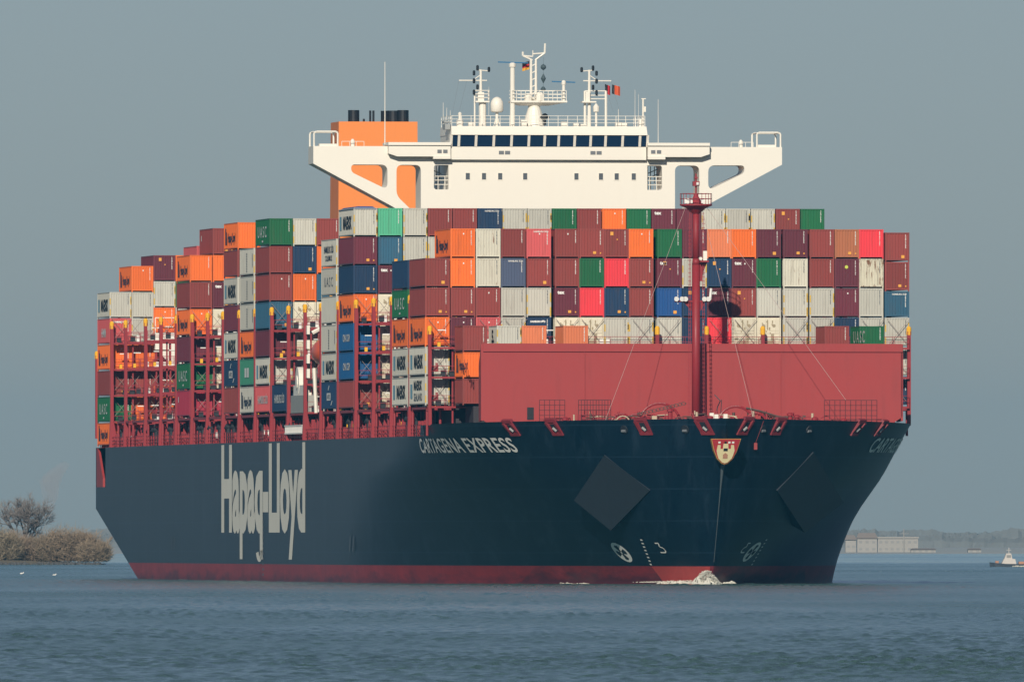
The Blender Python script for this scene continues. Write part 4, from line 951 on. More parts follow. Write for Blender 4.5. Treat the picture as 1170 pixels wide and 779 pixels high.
def logo(kind, L):
    """lettering on the starboard wall of a container: list of meshes"""
    if (kind, L) in LOGO: return LOGO[(kind, L)]
    U = (0, -1, 0); V = (0, 0, 1); out = []; h = L/2
    if kind == 'hl':
        mb = MB()
        mb.add([(SX, h-1.2, 0.6), (SX, h-1.9, 0.6), (SX, h-1.9, 2.35), (SX, h-1.2, 2.35)], [(0, 1, 2, 3)]); mb.add([(SX, h-2.1, 0.6), (SX, h-2.8, 0.6), (SX, h-2.5, 2.0), (SX, h-2.1, 2.0)], [(0, 1, 2, 3)])
        out.append(mb.mesh('logo', INK_N)); out.append(text_mesh('lettering', 'Hapag-Lloyd', (SX, h-3.4, 0.85), U, V, 6.6, 1.0, INK_N, 0.03))
    elif kind == 'mk':
        mb = MB(); mb.add([(SX, h-0.9, 0.75), (SX, h-2.3, 0.75), (SX, h-2.3, 2.15), (SX, h-0.9, 2.15)], [(0, 1, 2, 3)])
        out.append(mb.mesh('logo', INK_LB)); out.append(text_mesh('lettering', 'MAERSK', (SX, h-3.6, 0.78), U, V, 7.0, 1.35, INK_K, 0.045))
    elif kind == 'ms':
        mb = MB(); mb.add([(SX, h-0.9, 0.75), (SX, h-2.3, 0.75), (SX, h-2.3, 2.15), (SX, h-0.9, 2.15)], [(0, 1, 2, 3)])
        out.append(mb.mesh('logo', INK_LB)); out.append(text_mesh('lettering', 'MAERSK', (SX, h-3.4, 1.55), U, V, 6.4, 0.95, INK_K, 0.04)); out.append(text_mesh('lettering', 'SEALAND', (SX, h-3.4, 0.5), U, V, 6.4, 0.75, INK_G, 0.02))
    elif kind == 'ua':
        out.append(text_mesh('lettering', 'UASC', (SX, h-2.0, 0.95), U, V, 7.6, 1.15, INK_W, 0.01, 1.5))
        mb = MB(); mb.add([(SX, 0.5, 0.45), (SX, -0.6, 0.45), (SX, -0.6, 0.65), (SX, 0.5, 0.65)], [(0, 1, 2, 3)]); out.append(mb.mesh('logo', INK_W))
    elif kind == 'ug': out.append(text_mesh('lettering', 'UASC', (SX, h-2.5, 1.0), U, V, 7.0, 0.95, INK_G, 0.0, 1.4))
    elif kind == 'cm': out.append(text_mesh('lettering', 'CMA CGM', (SX, 2.6, 1.05), U, V, 5.6, 0.75, INK_W, 0.03))
    elif kind == 'ap':
        mb = MB(); mb.add([(SX, 1.6, 1.0), (SX, -1.6, 1.0), (SX, -1.6, 1.75), (SX, 1.6, 1.75)], [(0, 1, 2, 3)]); mb.add([(SX, 0.6, 2.1), (SX, 0.2, 2.0), (SX, -0.6, 2.5), (SX, -0.2, 2.55)], [(0, 1, 2, 3)]); mb.add([(SX, -1.6, 0.5), (SX, -2.2, 0.5), (SX, -3.2, 0.95), (SX, -2.6, 0.95)], [(0, 1, 2, 3)])
        out.append(mb.mesh('logo', INK_W)); out.append(text_mesh('lettering', 'APL', (SX-0.004, 1.3, 1.12), U, V, 2.6, 0.5, INK_N, 0.03))
    elif kind == 'hs': out.append(text_mesh('lettering', 'HAMBURG SÜD', (SX, h-2.0, 1.0), U, V, 8.6, 0.85, INK_W, 0.02))
    elif kind == 'hg': out.append(text_mesh('lettering', 'HAMBURG SÜD', (SX, h-2.2, 1.5), U, V, 7.8, 0.7, INK_N, 0.02)); out.append(text_mesh('lettering', 'COLUMBUS', (SX, h-3.2, 0.7), U, V, 5.6, 0.55, INK_N, 0.02))
    elif kind == 'ev':
        mb = MB()
        for a in (1.9, -0.2): mb.add([(SX, a, 0.95), (SX, a-1.7, 0.95), (SX, a-1.7, 1.95), (SX, a, 1.95)], [(0, 1, 2, 3)])
        out.append(mb.mesh('logo', INK_W))
    elif kind == 'gk':
        mb = MB(); z = 2.4
        for k in range(8): mb.add([(SX, 0.35, z), (SX, -0.35, z), (SX, -0.35, z-0.14), (SX, 0.35, z-0.14)], [(0, 1, 2, 3)]); z -= 0.26
        for k in range(9): mb.add([(SX, -h+1.4, 2.3-k*0.16), (SX, -h+0.9, 2.3-k*0.16), (SX, -h+0.9, 2.2-k*0.16), (SX, -h+1.4, 2.2-k*0.16)], [(0, 1, 2, 3)])
        out.append(mb.mesh('logo', INK_G))
    elif kind == '5': out.append(text_mesh('lettering', '5.', (SX, 0.9, 0.9), U, V, 1.9, 1.3, INK_K, 0.04))
    elif kind == 'wl': out.append(text_mesh('lettering', 'HMM', (SX, 2.2, 0.8), U, V, 4.4, 1.0, INK_W, 0.03))
    elif kind == 'sm':
        mb = MB(); mb.add([(SX, 4.6, 1.6), (SX, 4.0, 1.6), (SX, 4.0, 2.2), (SX, 4.6, 2.2)], [(0, 1, 2, 3)]); out.append(mb.mesh('logo', INK_W))
    LOGO[(kind, L)] = out; return out
FT = {}
def front_text(kind, L, H):
    if (kind, L, H) in FT: return FT[(kind, L, H)]
    y = -L/2-0.006; U = (1, 0, 0); V = (0, 0, 1); me = None
    if kind == 'tex': me = text_mesh('lettering', 'tex', (-0.95, y, H-0.62), U, V, 0.72, 0.36, INK_W, 0.05)
    elif kind == 'hsf': me = text_mesh('lettering', 'HAMBURG SÜD', (-0.5, y, H-0.36), U, V, 1.45, 0.16, INK_W, 0.02)
    elif kind == 'bar': me = text_mesh('lettering', 'HAMBURG SÜD', (-0.85, y, H-0.52), U, V, 1.5, 0.2, INK_W, 0.06)
    elif kind == 'lh': me = text_mesh('lettering', 'hl', (-0.85, y, 0.45), U, V, 0.95, 0.85, INK_R, 0.06)
    FT[(kind, L, H)] = me; return me
ORD = ['', 'first', 'second', 'third', 'fourth', 'fifth', 'sixth', 'seventh', 'eighth', 'ninth', 'tenth']
crng = random.Random(21)
NCONT = 0
def container(bay, bl, z, code, label, side=None, front=None, plac=None, hc=1, edge=None, tarp=False, L=40):
    """bl: left edge (port is +), z: base height"""
    global NCONT; NCONT += 1
    s0, _ = BAYS[bay]; Lm = 12.19 if L == 40 else 6.06; M = CM[(L, hc)]; H = 2.896 if hc else 2.591
    reefer = code == 'Y'
    jx, jy = crng.uniform(-0.015, 0.015), crng.uniform(-0.04, 0.04)
    root = empty('refrigerated_container' if reefer else 'shipping_container', world(bl+1.25+jx, s0+Lm/2+jy, z), TH)
    tag(root, label, 'container', 'containers stacked on the ship')
    mt = cmat(code)
    link('frame', M['frame'], root, EDGEY if edge == 'full' else mt); link('walls', M['walls'], root, mt); link('roof', M['roof'], root, mt); link('floor', M['floor'], root)
    if reefer:
        u = link('refrigeration_unit', M['unit'], root); link('fan_grille', M['grille'], u)
    else:
        link('serial_marking', M['serial%d' % crng.randrange(3)], root, INK_G if code in 'WPQ' else INK_W)
        if plac is None and code in 'BMNUTKDH' and crng.random() < 0.75: plac = crng.choice((0, 0, 1, 2, 3))
        if plac is None and code in 'OC' and crng.random() < 0.6: plac = 2
        if plac is not None and plac >= 0: link('placard', M['placard%d' % plac], root)
    if code in 'WP' and (edge or crng.random() < 0.6): link('edge_stripes', M['edge'], root)
    if tarp: link('tarpaulin', M['tarp'], root)
    if side:
        for me in logo(side, Lm): link(me.name.split('.')[0], me, root)
    if front:
        me = front_text(front, Lm, H); link('lettering', me, root)
    return root
T = 2.905; Z0 = 17.56
def tz(k): return Z0+k*T
# --- block right behind the breakwater (bay B0): 19 columns
def PB(x): return (x-585)*2103/24360/0.991-15.4/0.991
C0 = [486.5, 516, 545, 574, 603.5, 634.5, 663, 691.5, 720, 752, 781, 809.5, 838, 866.5, 897.5, 928, 957, 985, 1014.5]
C0 = [PB(x)+(x-486.5)*(-0.00073)+(-0.09 if i <= 4 else 0.02 if i <= 8 else 0.07 if i <= 13 else 0.06 if i <= 17 else 0.1) for i, x in enumerate(C0)]
ROWS = {5: '.OPBCBBBOGMHOMMBKRB', 4: 'BOPSBBGRBMWNMGPBMQB', 3: 'BBBWWMRNBUNMBWWWMWT', 2: 'OMCWNYYWWWNRYYWWNWW'}
FRONT = {(4, 9): 'tex', (4, 12): 'tex', (3, 5): 'tex', (3, 11): 'tex', (4, 3): 'hsf', (5, 4): 'hsf', (2, 4): 'bar', (3, 18): 'hsf'}
def colpos(i):
    if i <= 4: return 'leftmost column' if i == 0 else ORD[i+1]+' column from left'
    if i >= 15: return 'rightmost column' if i == 18 else ORD[19-i]+' column from right'
    if i == 10: return 'behind the red mast'
    if i < 10: return ('column just left of the red mast' if i == 9 else ORD[10-i]+' column left of the red mast')
    return ('column just right of the red mast' if i == 11 else ORD[i-10]+' column right of the red mast')
ROWN = {5: 'top tier', 4: 'second tier down', 3: 'third tier down', 2: 'tier just above breakwater'}
for k, r in ROWS.items():
    for i, c in enumerate(r):
        if c == '.': continue
        nm = COLOURS[c][0]
        rn = ROWN[k] if i else {4: 'second tier down', 3: 'third tier down', 2: 'fourth tier down'}[k]
        lab = '%s container, front block, %s, %s' % (nm, rn, colpos(i))
        z = tz(k)-(0.31 if i == 18 and k >= 4 else 0); hc = 1
        if i == 18 and k == 3: hc = 0
        pl = 4 if (k, i) == (4, 16) else None
        container('B0', C0[i], z, c, lab, side='hl' if (i in (0, 1) and c == 'O') else None, front=FRONT.get((k, i)), plac=pl, hc=hc, edge=True if (c == 'W' and i % 2 == 0) else None)
container('B0', C0[0], tz(1), 'W', 'pale grey container with black letters, left edge of front block, second tier above deck', side='mk', front='lh', edge=True)
container('B0', C0[0], tz(0), 'W', 'pale grey container with two lines of letters, left edge of front block, bottom tier', side='ms', front='lh', edge=True)
for k, c in ((1, 'W'), (0, 'N')): container('B0', C0[18], tz(k), c, '%s container in the gap right of the red breakwater, %s tier above deck' % (COLOURS[c][0], ORD[k+1]))
# --- short containers between breakwater and front block
def PF(x): return (x-585)*2094.7/24360/0.991-15.4/0.991-8.6*0.1316/0.991
zf = Z0; F = 2.6
for k, c in enumerate('BOB'):
    container('F', PF(528.5), zf+k*F, c, '%s short container at left end of the breakwater, %s tier above deck' % (COLOURS[c][0], ORD[k+1]), side='hl' if c == 'O' else None, hc=0, L=20, plac=-1)
for x, c, sd, lab in ((567.5, 'W', '5', 'pale grey short container marked with a black 5, peeking over the breakwater'), (595.8, 'H', None, 'faded orange short container beside the pale grey one marked 5, above the breakwater'),
                      (643.5, 'H', None, 'lone faded orange short container above left half of the breakwater'), (942, 'B', None, 'red-brown short container above right half of the breakwater'),
                      (982, 'G', 'ua', 'green short container with white letters above right half of the breakwater')):
    container('F', PF(x), zf+2*F, c, lab, side=sd, hc=0, L=20, plac=-1)
# --- side stacks
def col(bay, i, codes, where, sides='', z0=Z0, pitch=2.54, fronts=None, top_k=None, tarp=False, edge=None, k0=0, hc0=1, b0=-24.1):
    """codes and sides from the bottom tier up"""
    n = len(codes); z = z0
    for k, c in enumerate(codes):
        if c != '.':
            sd = sides[k] if k < len(sides) and sides[k] else None
            kk = k+k0
            if n+k0 > 1: pos = 'bottom tier' if kk == 0 else ('top tier' if k == n-1 else ORD[kk+1]+' tier up')
            else: pos = 'lone on deck'
            nm = COLOURS[c][0]
            if sd and c == 'W': nm = 'pale grey lettered'
            container(bay, b0+i*pitch, z, c, '%s container in %s, %s' % (nm, where, pos), side=sd, front=(fronts or {}).get(k), tarp=tarp and k == n-1, edge=edge, hc=hc0 if k == 0 else 1)
        z += T if not (k == 0 and hc0 == 0) else 2.6
col('B1', 0, 'WWOGN', 'stack just behind the front block\'s left edge', ['mk', 'mk', 'hl', 'ua', None])
col('B3', 0, 'BEEONMW', 'first column under the left bridge wing', [None, 'cm', 'cm', 'hl', None, None, 'mk'], tarp=True, edge=True)
col('B3', 1, 'YYYYMTL', 'second column under the left bridge wing', fronts={4: 'tex'})
for i, cs in ((2, 'WW'), (3, 'WB')): col('B3', i, cs, ORD[i+1]+' column under the left bridge wing', z0=tz(5), k0=5, edge=True)
TOP = 'BNWWGBOGMMWWWBG'
for j, c in enumerate(TOP):
    i = j+4
    if i <= 9: pos = 'top row under white bridge, %s from left' % ORD[i+1]
    elif i >= 13 and i >= 14: pos = 'top row under white bridge, %s from right' % ORD[19-i] if i < 18 else 'top row under white bridge, right end'
    else: pos = 'top row under bridge, %s left of the red mast' % ('third' if i == 10 else 'second' if i == 11 else 'first') if i < 13 else 'top row under white bridge, behind the red mast'
    container('B3', -24.1+2.54*i, tz(6), c, '%s container in %s' % (COLOURS[c][0], pos), front='tex' if i == 12 else ('hsf' if i == 5 else None), edge=True if c == 'W' else None)
col('B4', 0, 'NWWWWW', 'plain stack left of the blue-capped stack', ['ap', 'mk', 'gk', None, 'ug', 'hg'], edge=True)
col('BC', 0, 'N', 'gap left of the white winch below the bridge', ['hs'])
col('B5', 0, 'CWMTBBG', 'green-topped stack left of the funnel', ['hs', 'mk', None, None, None, None, 'ua'])
col('B5', 1, 'NWYYONW', 'column right of the green-topped stack', pitch=2.5)
col('B5', 2, 'BTWYTOB', 'second column right of the green-topped stack', pitch=2.5)
col('B6', 0, 'WVOWWW', 'stack directly left of the green-topped stack', ['hl', 'ev', 'hl', 'gk', 'gk', 'gk'], edge=True)
col('B7', 0, 'BNWMWBO', 'orange-topped stack, tallest left of the pale stack', [None, 'ap', 'mk', None, 'mk', None, 'hl'])
col('B8', 0, 'DGMOBO', 'separate stack between stern and middle stacks, outer column', ['sm', 'ua', None, 'hl', None, 'hl'])
col('B8', 1, 'DYYYMOB', 'separate stack between stern and middle stacks, inner column', [None]*6+['sm'], pitch=2.5, fronts={4: 'tex'})
container('B9', -24.1+2.5, tz(5)+1.2, 'C', 'coral red container peeking above the separate orange stack near the stern')
ZS = 14.75
col('ST', 0, 'OGBOCW', 'outer stern stack', ['hl', 'ua', None, 'hl', 'wl', 'mk'], z0=ZS, hc0=0, pitch=2.46, fronts={4: 'bar'})
col('ST', 1, 'OOBOWWO', 'second stern stack from the left', [None]*6+['hl'], z0=ZS, hc0=0, pitch=2.46)
col('ST', 2, 'OOBOOWM', 'third stern stack from the left', z0=ZS+1.2, hc0=0, pitch=2.46)
col('ST', 3, 'BOMOWGO', 'fourth stern stack from the left', z0=ZS+1.2, hc0=0, pitch=2.46)

# ------------------------------------------------------------------ water
m, t, b = new_mat('river_water')
b.inputs['Base Color'].default_value = (0.078, 0.155, 0.142, 1); b.inputs['Roughness'].default_value = 0.25; b.inputs['IOR'].default_value = 1.33
tc = t.nodes.new('ShaderNodeTexCoord'); mp = t.nodes.new('ShaderNodeMapping'); mp.inputs['Scale'].default_value = (1.0, 0.2, 1.0)
t.links.new(tc.outputs['Object'], mp.inputs[0])
n1 = N(t, 'ShaderNodeTexNoise', Scale=2.2, Detail=6.0, Roughness=0.7); t.links.new(mp.outputs[0], n1.inputs['Vector'])
mp3 = t.nodes.new('ShaderNodeMapping'); mp3.inputs['Scale'].default_value = (0.02, 0.004, 1.0); t.links.new(tc.outputs['Object'], mp3.inputs[0])
n3 = N(t, 'ShaderNodeTexNoise', Scale=1.0, Detail=3.0); t.links.new(mp3.outputs[0], n3.inputs['Vector'])
at = t.nodes.new('ShaderNodeAttribute'); at.attribute_name = 'calm'
rs = t.nodes.new('ShaderNodeMath'); rs.operation = 'MULTIPLY_ADD'; rs.inputs[1].default_value = -0.16
t.links.new(at.outputs['Fac'], rs.inputs[0]); t.links.new(ramp(t, n3.outputs[0], 0.35, 0.65, 0.18, 0.28), rs.inputs[2]); t.links.new(rs.outputs[0], b.inputs['Roughness'])
cm = t.nodes.new('ShaderNodeMath'); cm.operation = 'MULTIPLY_ADD'; cm.inputs[1].default_value = -0.8; cm.inputs[2].default_value = 0.9; t.links.new(at.outputs['Fac'], cm.inputs[0])
bp = N(t, 'ShaderNodeBump', Strength=1.0, Distance=0.28); t.links.new(cm.outputs[0], bp.inputs['Strength']); t.links.new(n1.outputs[0], bp.inputs['Height']); t.links.new(bp.outputs[0], b.inputs['Normal'])
WATER = m
ys = [610.0]
while ys[-1] < 9000: ys.append(ys[-1]+0.5*(ys[-1]/680)**1.6)
ys = np.array([-95.0, 400.0]+ys); NI, NO = 780, 22; U = np.linspace(-1, 1, NI)
half = 0.030*np.maximum(ys, 600)+18; g_ = (np.arange(1, NO+1)/NO)**2.2
inner = U[None, :]*half[:, None]; outer = half[:, None]+(2900-half)[:, None]*g_[None, :]
X = np.concatenate([-outer[:, ::-1], inner, outer], 1); Y = np.repeat(ys[:, None], X.shape[1], 1)
UU = np.repeat(np.concatenate([-np.ones(NO)*1.01, U, np.ones(NO)*1.01])[None, :], len(ys), 0)
Zw = np.zeros_like(X)
for i in range(110):
    lam = math.exp(rng.uniform(math.log(0.5), math.log(1.9))); k = 2*math.pi/lam
    th = R(250)+rng.normal(0, 0.75); ph = rng.uniform(0, 6.28)
    amp = 0.0068*lam
    Zw += amp*np.sin(k*(X*math.cos(th)+Y*math.sin(th))+ph)
gust = 0.75+0.35*np.sin(X/23+Y/160+1.0)*np.sin(Y/97-X/41)+0.25*np.sin(Y/38+X/60)
Zw *= np.clip(gust, 0.55, 1.35)
# ship swell: water piled along the bow and a crest running outwards
lx = math.cos(TH)*(X-OX)+math.sin(TH)*(Y-OY); ly = -math.sin(TH)*(X-OX)+math.cos(TH)*(Y-OY)
def hb0(s): tt = np.clip((71.0-s)/(71.0+30.6), 0, 1); return BEAM*(1-tt**2.146)**0.989
near = (ly > -60) & (ly < 330)
dh = np.abs(lx)-hb0(ly); env = np.exp(-((ly+20)/26)**2)+0.25*(ly > -30)*np.exp(-np.maximum(ly, 0)/160)
sw = 0.04*env*np.exp(-((dh-2.0)/4.5)**2)*(ly > -36)
dist = np.hypot(lx, ly+31); sw += 0.10*np.exp(-(dist/5.0)**2)
cr = np.abs(lx)-(6+0.42*(ly+34)); sw += 0.05*np.exp(-(cr/2.5)**2)*(ly > -38)*np.exp(-np.maximum(ly+30, 0)/75)*(lx > -40)
cr2 = np.abs(lx)-(15+1.1*(ly+50)); sw += 0.07*np.exp(-(cr2/5)**2)*(ly > -52)*np.exp(-np.maximum(ly+45, 0)/45)
calm = np.where(near & (ly > -52), np.exp(-(np.maximum(dh, 0)/7.0)**2)*np.clip((ly+46)/10, 0, 1)*np.clip((70-ly)/60, 0, 1)*(0.35+0.65*(lx < 3)), 0); lee = np.clip((Y-3650)/260, 0, 1)*(0.85+0.15*np.sin(X/19)); calm = np.maximum(calm, lee)
Zw *= 1-0.85*calm
Zw += np.where(near, sw, 0)
edge = np.clip((1-np.abs(UU))*12, 0, 1)*np.clip((Y-611)/25, 0, 1); Zw = Zw*edge - 0.0*(1-edge)
nr, nc = X.shape
verts = np.stack([X, Y, Zw], -1).reshape(-1, 3)
idx = np.arange(nr*nc).reshape(nr, nc)
quads = np.stack([idx[:-1, :-1], idx[:-1, 1:], idx[1:, 1:], idx[1:, :-1]], -1).reshape(-1, 4)
me = bpy.data.meshes.new('water'); me.vertices.add(len(verts)); me.vertices.foreach_set('co', verts.astype(np.float32).ravel())
me.loops.add(len(quads)*4); me.loops.foreach_set('vertex_index', quads.astype(np.int32).ravel())
me.polygons.add(len(quads)); me.polygons.foreach_set('loop_start', (np.arange(len(quads))*4).astype(np.int32)); me.polygons.foreach_set('use_smooth', np.ones(len(quads), bool))
me.update(calc_edges=True); me.materials.append(WATER)
att = me.attributes.new('calm', 'FLOAT', 'POINT'); att.data.foreach_set('value', calm.ravel().astype(np.float32))
tag(link('water', me), kind='structure')
# foam at the bow
FOAM = flat('foam_white', (0.60, 0.58, 0.50), 0.9)
mb = MB(); rf = random.Random(5)
def blob(c, r):
    bm = bmesh.new(); bmesh.ops.create_icosphere(bm, subdivisions=1, radius=r)
    vs = [Vector(c)+v.co*rf.uniform(0.65, 1.35) for v in bm.verts]; fs = [tuple(v.index for v in f.verts) for f in bm.faces]; bm.free(); mb.add(vs, fs)
from mathutils import noise as mnoise
def mound(nx, ny, fx):
    g = {}
    for i in range(nx+1):
        for j in range(ny+1):
            x, y, h, n_ = fx(i/nx, j/ny)
            nn = mnoise.fractal(Vector((x*2.1, y*2.1, 3.7)), 1.0, 2.0, 4)
            g[i, j] = (x, y, h*(0.75+1.15*nn)-0.06*(1-n_))
    ids = {}; vs = []; fs = []
    for k, v in g.items(): ids[k] = len(vs); vs.append(v)
    for i in range(nx):
        for j in range(ny):
            q = [(i, j), (i+1, j), (i+1, j+1), (i, j+1)]
            if max(g[k][2] for k in q) > 0.05 and mnoise.noise(Vector((g[q[0]][0]*3.1, g[q[0]][1]*3.1, 9.0))) < 0.32: fs.append(tuple(ids[k] for k in q))
    mb.add(vs, fs)
def stem_mound(u, v):
    x = -3.0+u*3.9; y = -34.6+v*5.0; d = math.hypot((x+0.85)/1.45, (y+32.3)/1.4); k = max(0, 1-d*d)
    return x, y, 0.72*k**0.8, k
mound(46, 46, stem_mound)
def streak(s0, s1, side, wd, amp):
    def f(u, v):
        s_ = s0+(s1-s0)*u; o = 0.1+wd*v; p = hp(s_, 0.1, side, o)[0]; e = max(0, math.sin(math.pi*min(1, u*1.02)))**0.4*math.sin(math.pi*(0.12+0.86*v)); e *= 0.5+0.5*mnoise.noise(Vector((s_*0.7, side*4.0, 1.0)))+0.35
        return p.x, p.y, amp*e, e
    mound(70, 12, f)
streak(-30.4, -23.6, -1, 2.2, 0.40); streak(-29.5, -26.0, 1, 1.5, 0.30); streak(-11.5, -5.0, -1, 1.0, 0.20)
for i in range(1500):
    bb = rf.gauss(-0.75, 0.62); h = 1.35*math.exp(-((bb+0.75)/0.95)**2)
    zz = min(rf.random()**0.7*h, 1.3); blob((bb, -32.0-rf.uniform(-0.5, 1.5)+abs(bb)*0.5, zz+0.05), rf.uniform(0.015, 0.055))
for i in range(900):
    u = rf.random(); s = -30.5+u*10; p = hp(s, 0.1, -1, 0.2+abs(rf.gauss(0.5, 0.6)))[0]; blob((p.x, p.y, 0.22+rf.uniform(-0.1, 0.3)*(1-u)), rf.uniform(0.015, 0.045))
fo = mb.build('bow_foam', FOAM); fo.location = (OX, OY, 0); fo.rotation_euler = (0, 0, TH); tag(fo, 'white foam splashing up at the ship stem and along the bow', 'foam', kind='stuff')

# ------------------------------------------------------------------ far banks
def scr(x, Yd): return (x-585)*Yd/24360
def zat(y, Yd): return 4.65+(613-y)*Yd/24360
m, t, b = new_mat('bank_earth'); v, _ = coords(t, (0.3, 0.3, 1)); n1 = N(t, 'ShaderNodeTexNoise', Scale=1.0, Detail=5.0); t.links.new(v, n1.inputs['Vector'])
t.links.new(mixc(t, n1.outputs[0], (0.10, 0.08, 0.06), (0.17, 0.15, 0.10)), b.inputs['Base Color']); b.inputs['Roughness'].default_value = 0.95; BANK = m
YB = 3540.0
mb = MB(); n = 60; xs = np.linspace(-900, scr(113, YB), n); vs = []; fs = []
for i, x in enumerate(xs):
    tap = min(1, (xs[-1]-x)/5+0.05)
    for dy, z in ((-6, -1.0), (-2, 0.35), (2, 0.75), (60, 0.8), (90, -1)): vs.append((x, YB+dy+rf.uniform(-0.7, 0.7), z*tap+rf.uniform(-0.1, 0.1) if z > 0 else z))
for i in range(n-1):
    for k in range(4): a = i*5+k; fs.append((a, a+5, a+6, a+1))
mb.add(vs, fs); tag(mb.build('river_bank', BANK), kind='structure')
mb = MB()
for i in range(700):
    x = rf.uniform(-140, scr(114, YB)); r_ = rf.uniform(0.12, 0.38); y = YB-rf.uniform(1.5, 6)
    bm = bmesh.new(); bmesh.ops.create_icosphere(bm, subdivisions=1, radius=r_); mb.add([Vector((x, y, 0.05+(YB-1.5-y)*-0.03+rf.uniform(0, 0.25)))+v.co*rf.uniform(0.7, 1.2) for v in bm.verts], [tuple(v.index for v in f.verts) for f in bm.faces]); bm.free()
tag(mb.build('bank_stones', flat('stone_dark', (0.085, 0.085, 0.085), 0.9)), 'dark riprap stones along the foot of the left bank', 'stones', kind='stuff')
def bark(name, c): return flat(name, c, 0.9, 0, 0.1)
def tree(name, x, y, z0, h, rad, seed, col, label, cat, group, bush=False, lean=0):
    rt = random.Random(seed); root = empty(name, (x, y, z0)); tag(root, label, cat, group)
    tr = MB(); cr = MB()
    def twig(p, d, L, r):
        q = p+d*L; u = d.orthogonal().normalized(); u = (u*math.cos(rt.random()*6.28)+d.cross(u)*math.sin(rt.random()*6.28))
        cr.add([p-u*r, p+u*r, q], [(0, 1, 2)])
    def branch(p, d, L, r, lev):
        segs = 3; pts = [p]
        for i in range(segs):
            d = (d+Vector((rt.gauss(0, 0.16), rt.gauss(0, 0.16), rt.gauss(0.05, 0.1)))).normalized(); pts.append(pts[-1]+d*(L/segs))
        for i in range(segs):
            ra, rb = r*(1-0.25*i), r*(1-0.25*(i+1))
            (tr if lev < 2 else cr).tube(pts[i], pts[i+1], ra, rb, 5 if lev < 2 else 3)
        if lev >= 3:
            for i in range(18 if not bush else 11):
                k = rt.random(); a = pts[1].lerp(pts[-1], k)
                twig(a, (d*0.8+Vector((rt.gauss(0, 0.55), rt.gauss(0, 0.55), rt.gauss(0.25, 0.4)))).normalized(), L*rt.uniform(0.35, 0.9), 0.022 if not bush else 0.03)
            return
        nb = (5 if lev == 0 else 4) if not bush else (4 if lev else 6)
        for i in range(nb):
            k = rt.uniform(0.35, 1.0); a = pts[1+int(k*1.99)]; sp = 0.62 if not bush else 0.62
            nd = (d+Vector((rt.gauss(0, sp), rt.gauss(0, sp), rt.gauss(0.1, 0.3)))).normalized(); branch(a, nd, L*rt.uniform(0.55, 0.8), r*0.5, lev+1)
    if bush:
        for i in range(420):
            g = rt.random()*6.28; o = rad*math.sqrt(rt.random())*1.05; p = Vector((o*math.cos(g), o*math.sin(g), 0))
            top = h*(0.62+0.2*rt.random())*math.sqrt(max(0.05, 1-(o/rad/1.12)**2)); d = Vector((math.cos(g)*0.3*o/rad+rt.gauss(0, 0.3), math.sin(g)*0.3+rt.gauss(0, 0.3), 1)).normalized()
            for k in range(18): twig(p+d*top*rt.uniform(0.0, 0.9), (d*0.5+Vector((rt.gauss(0, 0.7), rt.gauss(0, 0.7), rt.gauss(0.1, 0.5)))).normalized(), h*rt.uniform(0.08, 0.24), 0.032)
        for i in range(14):
            g = rt.random()*6.28; o = rad*math.sqrt(rt.random())*0.75
            branch(Vector((o*math.cos(g), o*math.sin(g), 0)), Vector((math.cos(g)*0.35*o/rad*1.6, math.sin(g)*0.35, 1)).normalized(), h*rt.uniform(0.28, 0.42), 0.09, 1)
    else:
        branch(Vector((0, 0, 0)), Vector((lean, 0, 1)).normalized(), h*0.36, h*0.022, 0)
        for i in range(3): branch(Vector((0, 0, h*0.12)), Vector((rt.uniform(-0.7, 0.7), rt.uniform(-0.5, 0.5), 1)).normalized(), h*0.34, h*0.013, 0)
    tr.build('trunk', bark('bark_'+name, tuple(c*0.7 for c in col)), root); cr.build('crown', bark('twigs_'+label[:14].replace(' ', '_'), col), root)
    return root
tree('bare_tree', scr(25, YB+14), YB+14, 0.7, 16.2, 4, 3, (0.225, 0.195, 0.175), 'tall bare grey-brown tree rising above the willow bushes on the left bank', 'tree', None)
BL = [(-6, 'pale tan willow bush at the left edge of the picture', 6.3, 3.2, 11), (12, 'tan willow bush left of and below the tall bare tree', 5.6, 2.8, 12), (38, 'greyish willow bush right under the tall bare tree', 4.6, 2.8, 13), (57, 'low tan willow bush in the middle of the bank thicket', 5.2, 2.7, 14), (76, 'tallest willow bush right of the bare tree', 6.6, 3.2, 15), (94, 'rounded tan willow bush near the point of the bank', 5.4, 3.0, 16), (109, 'outermost willow bush on the point of the bank beside the stern', 3.9, 2.0, 17), (-26, 'bush on the bank just beyond the left edge', 5.5, 3.0, 18)]
for x, lab, h, r_, sd_ in BL[:7]:
    tree('willow_bush', scr(x, YB+6), YB+6+rf.uniform(-3, 6), 0.6, h*1.32, r_*1.05, sd_, (0.27+rf.uniform(-0.015, 0.015), 0.215+rf.uniform(-0.006, 0.006), 0.15), lab, 'bush', 'willow bushes on the left bank', True)
